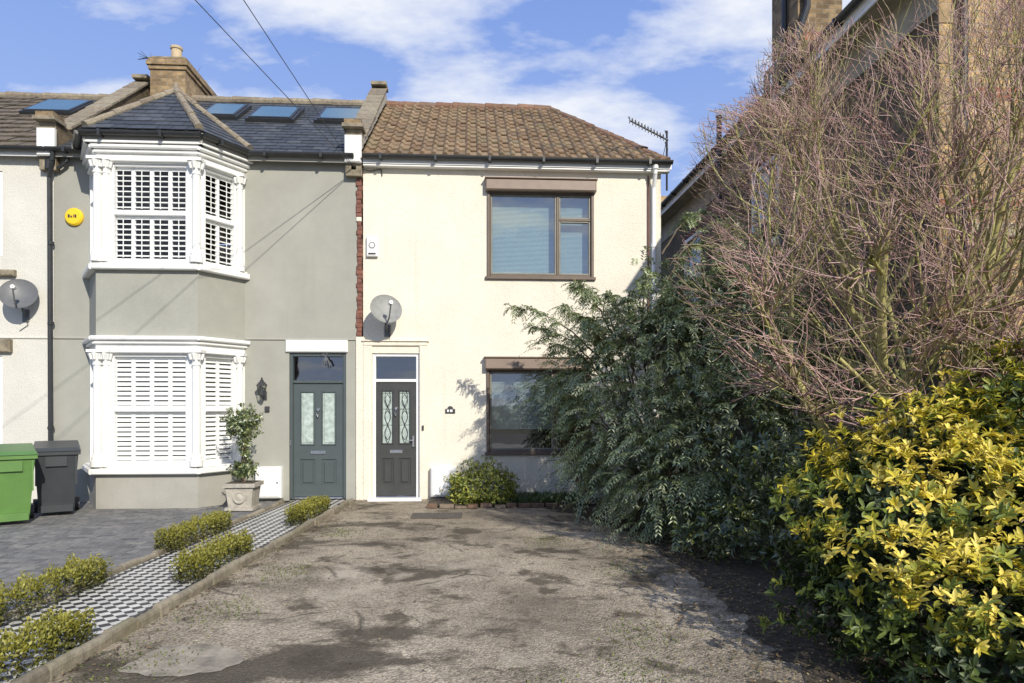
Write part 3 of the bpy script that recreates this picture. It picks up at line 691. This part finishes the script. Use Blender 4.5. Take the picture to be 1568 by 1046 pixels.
mb.bb(x-.035,x+.035,-.02,-.001,z-.17,z-.02,LEAD,.008); mb.tube([(x,-.02,z-.12),(x,-.1,z-.17),(x,-.16,z-.14),(x,-.16,z-.1)],.01,LEAD,8)
mb.lathe((x,-.16,z),[(0,-.11),(.035,-.11),(.045,-.09),(.05,-.085)],LEAD,6)
mb.lathe((x,-.16,z),[(.046,-.085),(.075,.07)],glass_mat('lantern_glass',(.9,.9,.85),.1),6)
for k in range(6):
    t=k*math.pi/3; mb.cyl((x+.047*math.cos(t),-.16+.047*math.sin(t),z-.085),(x+.077*math.cos(t),-.16+.077*math.sin(t),z+.07),.006,.006,LEAD,5)
mb.lathe((x,-.16,z),[(.095,.07),(.085,.085),(.045,.13),(.03,.14),(.03,.16),(.012,.17),(.018,.19),(0,.21)],LEAD,6)
z2=az(405,626); mb.bb(x+.01,x+.08,-.04,-.001,z2-.05,z2+.04,LEAD,.008); mb.build()
mb=MB('door_ornament'); x,z=at(499,552,-.05)
for k in range(14):
    t=R(-2.4,-.6)+ (math.pi if k%3==0 else 0); mb.tube([(x,-.05,z+.05),(x+.06*math.cos(t),-.07,z+.05+.07*math.sin(t)),(x+.11*math.cos(t),-.06,z+.0+.12*math.sin(t))],.006,DISHD,5)
mb.build()
mb=MB('tv_aerial'); x,z=at(1021,240,.3); x1,z1=at(1021,205,.3)
mb.cyl((x,.3,z-.6),(x,.3,z1+.05),.018,.018,GUT,8)
AL=mat('weathered_aluminium',(.12,.12,.12),.5,.2)
a0=Vector((x+.02,.3,az(1021,215,.3))); a1=Vector((at(958,192,.2)[0],-.1,az(958,192,.1)))
mb.cyl(a0,a1,.016,.014,AL,8); d=(a1-a0); up=Vector((0,0,1)); sd=Vector((.35,.9,.1)).normalized()
for i in range(12):
    p=a0+d*(.12+.88*i/11); 
    mb.cyl(p-sd*.13+up*.02,p+sd*.13+up*.02,.008,.008,AL,5); mb.cyl(p-up*.05,p+up*.07,.008,.008,AL,5)
for s in(-1,1):
    mb.cyl(a0+d*.05+up*.0,a0+d*.02+up*.16*s+sd*.1,.01,.01,AL,5); mb.cyl(a0+d*.05+sd*.2+up*.1*s,a0+d*.05-sd*.2+up*.1*s,.009,.009,AL,5)
mb.tube([(x,.3,z1-.1),(x-.1,.2,z-.05),(x-.3,-.2,z-.3)],.006,LEAD,5); mb.build()
KK=[]; mb=MB('pole'); PWD=mat('creosoted_wood',(.12,.085,.055),.9,.4,10)
px0,py0=(-9.3,-25.)
mb.cyl((px0,py0,-.06),(px0,py0,8.2),.14,.1,PWD,14); mb.box(px0-.4,px0+.9,py0-.05,py0+.05,7.7,7.82,PWD); KK.append(mb.build())
mb=MB('wires'); s0=Vector((XP-.05,-.12,5.55))
def ext(px,py,t):
    u=(px-784)/F; v=(HY-py)/F; return Vector(((S_+C_*u)*t,CY+(C_-S_*u)*t,CH+v*t))
for q in(ext(306,0,7.5),ext(378,0,7.5)):
    d=(q-s0); e=s0+d*((py0+.12)/d.y); pts=[s0+(e-s0)*(k/30)-Vector((0,0,.12*math.sin(math.pi*k/30))) for k in range(31)]; mb.tube(pts,.0055,LEAD,5)
mb.tube([(XP-.05,-.12,5.55),(X0+.1,-.03,5.52),(X0+.28,-.02,5.56),(X0+.3,-.02,5.45)],.008,LEAD,5); mb.bb(XP-.1,XP,-.12,-.03,5.5,5.58,LEAD,.01)
KK.append(mb.build()); group('telephone_pole_with_wires',KK)
def bin_(cx,cy,rot,body,lid):
    mb=MB('wheelie_bin'); mb.T=Matrix.Translation((cx,cy,0))@Matrix.Rotation(rot,4,'Z')
    mb.box(-.27,.27,-.33,.33,.06,.92,body,.06,.1); mb.box(-.295,.295,-.355,.355,.88,.93,body)
    mb.add([(-.3,-.37,.935),(.3,-.37,.935),(.3,.37,.965),(-.3,.37,.965),(-.27,-.33,.985),(.27,-.33,.985),(.27,.3,1.06),(-.27,.3,1.06)],[(0,3,2,1),(4,5,6,7),(0,1,5,4),(1,2,6,5),(2,3,7,6),(3,0,4,7)],lid)
    mb.cyl((-.24,.4,.98),(.24,.4,.98),.018,.018,lid,8)
    for s in(-1,1):
        mb.cyl((s*.23,.28,.1),(s*.29,.28,.1),.1,.1,LEAD,16); mb.box(s*.2-.02,s*.2+.02,.33,.41,.93,.99,lid)
        mb.box(s*.24-.012,s*.24+.012,-.345,-.3,.45,.86,body)
    mb.box(-.13,.13,-.345,-.29,.72,.86,body); mb.box(-.2,.2,-.3,-.24,.06,.16,body); mb.T=Matrix()
    return mb.build()
bin_(-6.25,-1.95,math.radians(35),mat('green_plastic',(.10,.21,.05),.45,.15),mat('green_lid',(.075,.17,.05),.4,.1))
bin_(-6.1,-1.15,math.radians(30),mat('dark_grey_plastic',(.035,.04,.045),.45,.2),mat('grey_lid',(.04,.045,.05),.4,.1))

# =================================================================== VEGETATION
def nrm(a): return a/np.maximum(np.linalg.norm(a,axis=1,keepdims=True),1e-9)
TPL={'diamond':(np.array([[0,0,0],[-.5,.5,.08],[0,1,-.08],[.5,.5,.08],[0,.5,0]]),[(0,4,2,1),(0,3,2,4)]),
     'leaf':(np.array([[0,0,0],[-.34,.3,.06],[-.5,.62,.07],[-.26,.88,.0],[0,1,-.1],[.26,.88,.0],[.5,.62,.07],[.34,.3,.06],[0,.35,0],[0,.7,-.02]]),
             [(0,8,1),(1,8,9,2),(2,9,4,3),(0,7,8),(8,7,6,9),(9,6,5,4)])}
def leaves(name,P,D,Nr,L,W,col,m,shape='diamond',parent=None):
    n=len(P); D=nrm(D); S=nrm(np.cross(D,Nr)); Nn=np.cross(S,D)
    T,Fs=TPL[shape]; k=len(T)
    L=np.broadcast_to(L,(n,)); W=np.broadcast_to(W,(n,))
    V=P[:,None,:]+S[:,None,:]*(T[None,:,0,None]*W[:,None,None])+D[:,None,:]*(T[None,:,1,None]*L[:,None,None])+Nn[:,None,:]*(T[None,:,2,None]*L[:,None,None])
    V=V.reshape(-1,3)
    base=np.arange(n)*k
    flat=np.array([i for f in Fs for i in f]); lens=np.array([len(f) for f in Fs])
    LO=(base[:,None]+flat[None,:]).reshape(-1); TOT=np.tile(lens,n); ST=np.concatenate([[0],np.cumsum(TOT)[:-1]])
    me=bpy.data.meshes.new(name); me.vertices.add(len(V)); me.vertices.foreach_set('co',V.astype(np.float32).ravel())
    me.loops.add(len(LO)); me.loops.foreach_set('vertex_index',LO.astype(np.int32))
    me.polygons.add(len(TOT)); me.polygons.foreach_set('loop_start',ST.astype(np.int32)); me.polygons.foreach_set('loop_total',TOT.astype(np.int32))
    me.update(calc_edges=True)
    ca=me.color_attributes.new('Col','FLOAT_COLOR','POINT'); cc=np.ones((n,k,4),np.float32); cc[:,:,:3]=col[:,None,:]; ca.data.foreach_set('color',cc.ravel())
    me.materials.append(m); o=bpy.data.objects.new(name,me); bpy.context.collection.objects.link(o)
    if parent is not None: parent.append(o)
    return o
def shell(ells,n,lo=.75,hi=1.05,lump=.12,zmin=.03):
    P=[];Q=[]
    E=np.array(ells); w=(E[:,3]*E[:,4]+E[:,4]*E[:,5]+E[:,3]*E[:,5]); w=w/w.sum()
    while sum(map(len,P))<n:
        k=rng.choice(len(E),n,p=w); e=E[k]; d=nrm(rng.normal(size=(n,3)))
        lum=1+lump*(np.sin(d[:,0]*7+k*2)*np.sin(d[:,1]*6+k)+np.sin(d[:,2]*8+k*3)*.7)
        r=(rng.uniform(lo,hi,n)*lum)[:,None]
        p=e[:,:3]+d*e[:,3:6]*r; ok=p[:,2]>zmin
        for j in range(len(E)):
            q=(p-E[j,:3])/E[j,3:6]; ok&=~((k!=j)&((q**2).sum(1)<.6))
        P.append(p[ok]); Q.append(nrm(d/e[:,3:6])[ok])
    P=np.concatenate(P);Q=np.concatenate(Q); i=rng.permutation(len(P))[:n]; return P[i],Q[i]
def pal(cols,n,t=None,jit=.15):
    c=np.array(cols,float); i=rng.integers(0,len(c),n) if t is None else np.clip((t*(len(c)-1)+rng.uniform(-.5,.5,n)).round().astype(int),0,len(c)-1)
    return np.clip(c[i]*(1+rng.uniform(-jit,jit,(n,1))),0,1)
def rosettes(P,Nm,k,up=.5,spread=.9):
    n=len(P); A=nrm(Nm+np.array([0,0,up])+rng.normal(size=(n,3))*.25)
    A=np.repeat(A,k,0); Pp=np.repeat(P,k,0); rr=nrm(np.cross(A,rng.normal(size=(n*k,3))))
    el=rng.uniform(.05,spread,(n*k,1)); D=rr*np.cos(el)+A*np.sin(el); return Pp+A*rng.uniform(-.03,.02,(n*k,1)),D,A
class Tubes:
    def __init__(s): s.V=[];s.Fc=[];s.C=[]
    def path(s,pts,radii,n,col):
        if len(pts)<2: return
        b=len(s.V)
        for i,(p,r) in enumerate(zip(pts,radii)):
            d=(pts[min(i+1,len(pts)-1)]-pts[max(i-1,0)]).normalized(); a=Vector((0,0,1)) if abs(d.z)<.9 else Vector((1,0,0)); u=d.cross(a).normalized(); w=d.cross(u)
            for k in range(n):
                t=2*math.pi*k/n; s.V.append(p+u*(r*math.cos(t))+w*(r*math.sin(t))); s.C.append(col)
        for i in range(len(pts)-1):
            for k in range(n): s.Fc.append((b+i*n+k,b+i*n+(k+1)%n,b+(i+1)*n+(k+1)%n,b+(i+1)*n+k))
    def build(s,name,m,parent=None):
        me=bpy.data.meshes.new(name); me.from_pydata([tuple(v) for v in s.V],[],s.Fc); me.update()
        ca=me.color_attributes.new('Col','FLOAT_COLOR','POINT'); ca.data.foreach_set('color',np.array([(*c,1) for c in s.C],np.float32).ravel())
        me.polygons.foreach_set('use_smooth',[True]*len(me.polygons))
        me.materials.append(m); o=bpy.data.objects.new(name,me); bpy.context.collection.objects.link(o)
        if parent is not None: parent.append(o)
        return o
m,n,l,b=nt('bark'); a=N(n,'ShaderNodeAttribute',attribute_name='Col'); tc=n.new('ShaderNodeTexCoord').outputs['Object']
l.new(mix(n,l,1.,a.outputs['Color'],ramp(n,l,noise(n,l,tc,25,3),[(.3,.6),(.7,1.2)]),'MULTIPLY'),b.inputs['Base Color']); b.inputs['Roughness'].default_value=.85
BARK=m

# bare deciduous tree: multi-stemmed, upright fan of branches inside a rounded crown envelope
T=Tubes(); MOSS=[(.36,.34,.12),(.28,.265,.12),(.42,.38,.15)]; TW=[(.40,.24,.215),(.50,.32,.28),(.31,.20,.16),(.44,.35,.22),(.58,.40,.36)]
cen=Vector((4.3,-5.6,3.0)); ER=(2.25,1.3,2.15)
def inside(p,k,lv):
    if p.y>NF-.12 and p.x>NX-.15: return False
    if p.z<.45+.62*abs(p.x-4.25)-.1: return False
    if lv>0 and p.z<1.05+.3*abs(p.x-4.25): return False
    if p.z<1.2: return True
    return ((p.x-cen.x)/ER[0])**2+((p.y-cen.y)/ER[1])**2+((p.z-cen.z)/ER[2])**2<k
cnt=[0]
def grow(p,d,L,r,lv):
    ns=[8,6,5,4,3][lv]; pts=[p.copy()]; rad=[r]; dirs=[]
    for i in range(ns):
        d=(d+Vector((R(-1,1),R(-1,1),R(-1,1)))*[.12,.18,.22,.25,.3][lv]+Vector((0,0,[.03,.08,.10,.08,.05][lv]))).normalized()
        q=p+d*(L/ns)
        if (lv>0 or q.z>.6) and not inside(q,1.+.12*math.sin(q.x*5+q.z*4)+.05*lv,lv): break
        p=q; pts.append(p.copy()); rad.append(max(r*(1-.62*(i+1)/ns),.0023)); dirs.append(d.copy())
    if not dirs: return
    c=random.choice(MOSS) if lv<=1 or (lv==2 and random.random()<.7) else random.choice(TW if random.random()<.85 else MOSS)
    T.path(pts,rad,[8,6,5,4,3][lv],c); cnt[0]+=1
    if lv==4: return
    nc=[8,6,6,4][lv]; m_=len(dirs)
    for k in range(nc):
        t=.22+.78*(k+R(.2,.9))/nc; i=min(int(t*m_),m_-1); q=pts[i].lerp(pts[i+1],min(1,t*m_-i))
        ax_=dirs[i].cross(Vector((R(-1,1),R(-1,1),R(-1,1)))).normalized()
        out=(q-cen); out.z*=.7; out=out.normalized(); an=R(.5,.9)
        nd=(dirs[i]*math.cos(an)+ax_*math.sin(an)+out*.25).normalized()
        grow(q,nd,L*[.46,.6,.6,.62][lv]*R(.75,1.2),rad[i]*[.58,.6,.6,.65][lv],lv+1)
NS=13
for k in range(NS):
    aa=math.radians(-43+90*k/(NS-1)+R(-3,3))
    b0=Vector((4.25+.22*math.sin(aa)+R(-.06,.06),-5.5+R(-.15,.15),0)); d=Vector((math.sin(aa),R(-.28,.05) if aa>.3 else R(-.25,.18),math.cos(aa))).normalized()
    grow(b0,d,R(3.4,4.5),R(.032,.058),0)
T.build('bare_deciduous_tree',BARK); print('branches',cnt[0])

# big drooping evergreen shrub
KG=[]
ells=[(2.45,-2.4,1.3,1.0,1.0,1.2),(1.85,-1.9,2.0,.7,.65,.65),(2.65,-2.6,2.35,.85,.8,.8),(3.4,-3.0,1.6,.95,1.,1.4),(2.45,-3.6,.8,.65,.75,.8),(3.0,-3.95,1.1,.85,.75,1.0),(3.65,-2.4,2.85,.75,.7,.8),(4.1,-1.9,3.6,.55,.5,.5),(1.8,-2.1,1.15,.45,.6,.8)]
def sprays(P,Nn,length,k,droop):
    PP=[];DD=[];NN=[];TT=[]; n=len(P)
    d0=nrm(Nn+rng.normal(size=(n,3))*.4+np.array([0,0,.3])); up=np.array([0,0,1.])
    Ls=rng.uniform(.5,1.35,n)*length; sh=rng.uniform(0,1,n)
    side=nrm(np.cross(d0,up+rng.normal(size=(n,3))*.15))
    for j in range(k):
        t=(j+.5)/k; p=P+d0*(Ls*t)[:,None]-up*(droop*Ls*t*t)[:,None]; tan=nrm(d0-up*(2*droop*t))
        nn=nrm(np.cross(side,tan))
        for s in(-1,1):
            PP.append(p); DD.append(nrm(tan*.75+side*s*.8+rng.normal(size=(n,3))*.15-up*.15)); NN.append(nn*np.where(nn[:,2:3]<0,-1,1)); TT.append(np.clip(sh*.8+t*.3,0,1))
    return np.concatenate(PP),np.concatenate(DD),np.concatenate(NN),np.concatenate(TT)
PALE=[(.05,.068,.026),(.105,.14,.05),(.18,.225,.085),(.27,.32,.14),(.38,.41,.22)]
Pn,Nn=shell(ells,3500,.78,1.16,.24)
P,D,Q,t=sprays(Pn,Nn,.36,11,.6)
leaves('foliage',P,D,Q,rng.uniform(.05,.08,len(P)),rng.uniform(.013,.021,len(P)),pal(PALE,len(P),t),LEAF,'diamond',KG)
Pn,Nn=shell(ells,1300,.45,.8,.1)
Pp,D,A=rosettes(Pn,Nn,7,.1,.9); leaves('inner_dark_foliage',Pp,D,A,rng.uniform(.08,.13,len(Pp)),rng.uniform(.025,.04,len(Pp)),pal(PALE[:3],len(Pp)),LEAF,'diamond',KG)  # inner leaves use darker palette tones, painting shade into the interior
T=Tubes()
def arch(a,b,r,sag,col=(.12,.09,.06),n=8):
    a,b=Vector(a),Vector(b); pts=[a.lerp(b,i/n)+Vector((R(-.02,.02),R(-.02,.02),sag*math.sin(math.pi*i/n))) for i in range(n+1)]; T.path(pts,[r*(1-.8*i/n) for i in range(n+1)],6,col); return pts
for k in range(26):
    e=random.choice(ells); arch((2.6+R(-.3,.3),-2.6+R(-.3,.3),0),(e[0]+R(-.4,.4),e[1]+R(-.4,.4),e[2]+R(0,.5)),.03,.2)
LB=[]
tips=[(ax(782,-1.6),-1.6,az(782,470,-1.6)),(ax(815,-1.5),-1.5,az(815,500,-1.5)),(ax(880,-1.8),-1.8,az(880,436,-1.8)),(ax(850,-1.5),-1.5,1.75),(ax(850,-1.4),-1.4,2.5),(2.5,-2.2,3.45),(4.1,-1.4,4.4),(3.5,-1.6,4.0),(2.0,-1.8,3.2),(1.15,-1.6,2.0),(ax(1080,-1.4),-1.4,4.5),(1.3,-1.8,3.0)]
for k in range(16): tips.append((R(1.3,3.4),R(-3.4,-1.6),R(2.5,3.4)))
for tip in tips: LB+=arch((2.3+.3*(tip[0]-2.3),-2.2,max(.8,tip[2]-.8)),tip,.014,.18,n=16)[7:]
LBp=np.repeat(np.array([tuple(v) for v in LB]),5,0); nd=rng.normal(size=LBp.shape); nd[:,0]-=.5; nd[:,2]*=.4
P,D,Q,t=sprays(LBp,nrm(nd),.17,7,.6)
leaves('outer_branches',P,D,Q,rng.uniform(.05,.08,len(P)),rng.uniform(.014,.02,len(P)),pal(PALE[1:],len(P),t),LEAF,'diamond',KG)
T.build('branches',BARK,KG); group('drooping_evergreen_shrub',KG)
P,Nn=shell([(4.3,-3.6,1.2,.7,1.2,1.3),(2.75,-4.7,.3,.6,.6,.35),(4.4,-5.6,1.2,.75,1.0,.95),(3.4,-5.6,.6,.9,.8,.75),(3.05,-5.0,1.05,.45,.4,.4),(5.0,-6.2,1.6,.5,.6,.6)],1900,.6,1.1,.2)
Pp,D,A=rosettes(P,Nn,8,.4,.9); leaves('laurel_shrub',Pp,D,A,rng.uniform(.06,.11,len(Pp)),rng.uniform(.024,.036,len(Pp)),pal([(.025,.045,.015),(.05,.08,.02),(.09,.13,.03),(.24,.26,.06)],len(Pp)),LEAF,'diamond')
# golden shrub, near right
KG=[]
ells=[(3.0,-7.1,.85,.80,.7,.64),(2.75,-7.55,.45,.70,.6,.5),(3.7,-6.9,.98,.65,.7,.62),(3.0,-8.0,.3,.7,.6,.5),(4.3,-6.7,1.35,.55,.8,.75),(3.85,-7.9,.55,.7,.8,.65),(3.35,-7.6,.75,.5,.5,.5),(4.3,-7.4,1.0,.6,.6,.6),(4.65,-6.9,1.65,.5,.5,.5)]
Pn,Nn=shell(ells,4100,.78,1.1,.22)
Pp,D,A=rosettes(Pn,Nn,9,.5,1.)
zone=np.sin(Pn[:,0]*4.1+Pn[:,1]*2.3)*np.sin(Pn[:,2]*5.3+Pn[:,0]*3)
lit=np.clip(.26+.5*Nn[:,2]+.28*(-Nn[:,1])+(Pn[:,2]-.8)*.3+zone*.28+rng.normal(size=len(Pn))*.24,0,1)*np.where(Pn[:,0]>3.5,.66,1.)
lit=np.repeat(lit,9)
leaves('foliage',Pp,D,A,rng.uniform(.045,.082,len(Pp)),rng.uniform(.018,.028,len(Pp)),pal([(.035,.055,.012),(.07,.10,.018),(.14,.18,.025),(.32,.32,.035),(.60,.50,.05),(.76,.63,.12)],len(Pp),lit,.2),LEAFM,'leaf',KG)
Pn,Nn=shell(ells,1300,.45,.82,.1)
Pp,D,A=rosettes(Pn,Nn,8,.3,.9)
leaves('inner_dark_foliage',Pp,D,A,rng.uniform(.06,.1,len(Pp)),rng.uniform(.024,.036,len(Pp)),pal([(.015,.03,.01),(.03,.05,.012),(.05,.075,.02)],len(Pp)),LEAFM,'diamond',KG)  # greener leaves deep inside, coloured extra dark to stand for interior shade
group('golden_mexican_orange_shrub',KG)
x,z=at(738,735,-.75)
Pn,Nn=shell([(x,-.7,.36,.5,.34,.34),(x-.2,-.75,.25,.36,.3,.25),(x+.25,-.7,.25,.32,.3,.26)],1500,.6,1.1,.15)
Pp,D,A=rosettes(Pn,Nn,7,.4,.9); leaves('golden_euonymus_bush',Pp,D,A,rng.uniform(.03,.05,len(Pp)),rng.uniform(.014,.022,len(Pp)),pal([(.07,.11,.02),(.18,.22,.03),(.36,.38,.06),(.52,.50,.11)],len(Pp)),LEAFM)
T=Tubes()
for k in range(170):
    t=R(0,6.28); rr=R(.1,.5); bx=ax(900,-.75)
    pts=[Vector((bx+R(-.08,.08),-.8+R(-.08,.08),.03))]
    for i in range(6): 
        f=(i+1)/6; pts.append(Vector((bx+rr*math.cos(t)*f**.7+R(-.03,.03),-.8+rr*.5*math.sin(t)*f+R(-.02,.02),.05+R(.9,1.25)*f)))
    T.path(pts,[.005*(1-.6*i/6) for i in range(7)],3,random.choice([(.28,.16,.1),(.34,.2,.14),(.2,.13,.08)]))
T.build('bare_russet_shrub',BARK)
n=2200; P=np.stack([rng.uniform(ax(775,-.7),1.75,n),rng.uniform(-.92,-.25,n),np.full(n,.05)],1); D=nrm(np.stack([rng.normal(size=n)*.5,rng.normal(size=n)*.5-.2,np.ones(n)],1))
leaves('border_grasses',P,D,rng.normal(size=(n,3)),rng.uniform(.05,.17,n),rng.uniform(.008,.016,n),pal([(.05,.09,.02),(.09,.14,.03),(.15,.2,.05)],n),LEAF)
def hedge(y0,y1,off,wd=.23,h=.20):
    n=5600
    P=rng.uniform(-1,1,(n,3)); k=rng.integers(0,3,n); sg=np.sign(rng.uniform(-1,1,n)); P[np.arange(n),k]=sg*rng.uniform(.75,1.12,n); P[:,2]=np.abs(P[:,2]) 
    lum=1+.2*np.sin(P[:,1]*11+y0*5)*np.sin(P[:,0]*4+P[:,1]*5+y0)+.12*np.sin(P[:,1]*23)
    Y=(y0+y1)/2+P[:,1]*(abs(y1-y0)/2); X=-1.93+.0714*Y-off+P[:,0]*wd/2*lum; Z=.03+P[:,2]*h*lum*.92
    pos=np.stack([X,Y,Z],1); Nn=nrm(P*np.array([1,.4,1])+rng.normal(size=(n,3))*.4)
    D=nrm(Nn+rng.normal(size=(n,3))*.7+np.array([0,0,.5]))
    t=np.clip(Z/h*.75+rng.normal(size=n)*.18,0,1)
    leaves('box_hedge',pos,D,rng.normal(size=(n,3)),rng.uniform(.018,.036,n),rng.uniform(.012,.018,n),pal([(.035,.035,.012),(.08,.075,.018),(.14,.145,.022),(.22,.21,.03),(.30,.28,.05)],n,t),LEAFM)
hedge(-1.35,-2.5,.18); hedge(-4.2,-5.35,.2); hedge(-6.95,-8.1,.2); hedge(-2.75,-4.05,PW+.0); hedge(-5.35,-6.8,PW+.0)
KG=[]; px1,yy=ax(373,-.95),-.95
mb=MB('planter'); mb.T=Matrix.Translation((px1,yy,0)); mb.box(-.21,.21,-.21,.21,.012,.06,STONE); mb.box(-.2,.2,-.2,.2,.061,.36,STONE,.03,.03); mb.box(-.235,.235,-.235,.235,.361,.42,STONE); mb.box(-.2,.2,-.2,.2,.40,.425,SOIL)
mb.T=Matrix.Translation((px1,yy-.19,.21))@Matrix.Rotation(math.pi/2,4,'X'); mb.lathe((0,0,0),[(.09,0),(.09,.02),(.07,.02),(.06,.008),(.03,.014),(0,.02)],STONE,16); mb.T=Matrix(); KG.append(mb.build())
T=Tubes()
for s in(-.02,.02): T.path([Vector((px1+s*math.cos(i),yy+s*math.sin(i),.4+i*.12)) for i in range(8)],[.014]*8,6,(.2,.15,.1))
T.build('stem',BARK,KG)
Pn,Nn=shell([(px1,yy,1.33,.25,.25,.23),(px1+.02,yy,1.0,.09,.09,.22),(px1,yy,.62,.17,.17,.13)],420,.55,1.2,.12,.43)
Pp,D,A=rosettes(Pn,Nn,6,.3,.8); leaves('foliage',Pp,D,A,rng.uniform(.05,.075,len(Pp)),rng.uniform(.02,.03,len(Pp)),pal([(.04,.07,.02),(.08,.12,.03),(.16,.2,.06),(.3,.32,.12)],len(Pp)),LEAF,'diamond',KG)
group('potted_topiary_tree',KG)
n=6500; Y=rng.uniform(-9,-.6,n); side=rng.random(n)
X=np.where(side<.12,-1.93+.0714*Y+.05+np.abs(rng.normal(size=n))*.18,np.where(side<.96,2.15+rng.normal(size=n)*.38+np.where(Y>-2.2,(Y+2.2)*.55,0),rng.uniform(-1.8,1.8,n)))
P=np.stack([X,Y,np.full(n,.014)],1); D=np.stack([rng.normal(size=n),rng.normal(size=n),rng.uniform(0,.3,n)],1)
leaves('fallen_leaves',P,D,np.tile([0,0,1.],(n,1))+rng.normal(size=(n,3))*.3,rng.uniform(.015,.04,n),rng.uniform(.01,.022,n),pal([(.16,.11,.06),(.22,.16,.08),(.10,.075,.045),(.30,.25,.14),(.13,.13,.06)],n),LEAFM)
n=2600; k=rng.integers(0,9,n); cx=np.array([-1.75,-1.9,-1.6,1.0,1.2,.9,-2.1,.4,1.5])[k]; cyy=np.array([-5,-6.2,-3.,-7.6,-6.9,-3.6,-7.3,-7.9,-5.])[k]
P=np.stack([cx+rng.normal(size=n)*.16,cyy+rng.normal(size=n)*.22,np.full(n,.004)],1); D=nrm(np.stack([rng.normal(size=n),rng.normal(size=n),np.full(n,.7)],1))
leaves('moss_and_weeds',P,D,rng.normal(size=(n,3)),rng.uniform(.01,.03,n),rng.uniform(.006,.012,n),pal([(.12,.15,.03),(.2,.23,.05),(.08,.1,.03)],n),LEAFM)

# =================================================================== LIGHT, SKY, CAMERA
az_=math.radians(24); el=math.radians(31)
sd=Vector((math.sin(az_)*math.cos(el),-math.cos(az_)*math.cos(el),math.sin(el)))
L=bpy.data.lights.new('sun','SUN'); L.energy=5.0; L.angle=math.radians(.5); L.color=(1,.935,.82)
lo=bpy.data.objects.new('sun',L); bpy.context.collection.objects.link(lo); lo.rotation_euler=sd.to_track_quat('Z','Y').to_euler()
w=bpy.data.worlds.new('World'); bpy.context.scene.world=w; w.use_nodes=True; n=w.node_tree.nodes; l=w.node_tree.links; bg=n['Background']
sk=n.new('ShaderNodeTexSky'); sk.sky_type='NISHITA'; sk.sun_disc=False; sk.sun_elevation=el; sk.sun_rotation=math.atan2(sd.x,sd.y); sk.air_density=1.; sk.dust_density=.6; sk.ozone_density=2.
tc=n.new('ShaderNodeTexCoord').outputs['Generated']; s=sep(n,l,tc)
zz=math_(n,l,'ADD',math_(n,l,'MAXIMUM',s[2],0.),.22)
cb=n.new('ShaderNodeCombineXYZ'); l.new(math_(n,l,'DIVIDE',s[0],zz),cb.inputs[0]); l.new(math_(n,l,'DIVIDE',s[1],zz),cb.inputs[1]); cb.inputs[2].default_value=5.2
mp=n.new('ShaderNodeMapping'); mp.inputs['Scale'].default_value=(1.,1.6,1); mp.inputs['Rotation'].default_value=(0,0,.3); l.new(cb.outputs[0],mp.inputs[0])
cl=noise(n,l,mp.outputs[0],1.9,11,.58)
cl=math_(n,l,'ADD',cl,math_(n,l,'MULTIPLY',s[0],.10))
cf=ramp(n,l,cl,[(.46,0.),(.54,.5),(.64,.95)])
hz=ramp(n,l,s[2],[(.0,.85),(.25,.45),(.55,.05)])
col=mix(n,l,.75,sk.outputs[0],(2.0,3.5,8.6))
col=mix(n,l,hz,col,(5.4,6.8,9.4)); col=mix(n,l,cf,col,(8.6,8.9,9.5))
l.new(col,bg.inputs['Color']); bg.inputs['Strength'].default_value=.105
cam=bpy.data.cameras.new('camera'); co=bpy.data.objects.new('camera',cam); bpy.context.collection.objects.link(co)
co.location=(0,CY,CH); co.rotation_euler=(math.pi/2,0,-TH); cam.lens=24; cam.sensor_width=36; cam.shift_y=97/1568; cam.clip_end=2000; cam.clip_start=.05
sc=bpy.context.scene; sc.camera=co; sc.view_settings.view_transform='Standard'; sc.view_settings.look='None'; sc.view_settings.exposure=0
print('faces',sum(len(o.data.polygons) for o in bpy.data.objects if o.type=='MESH'))
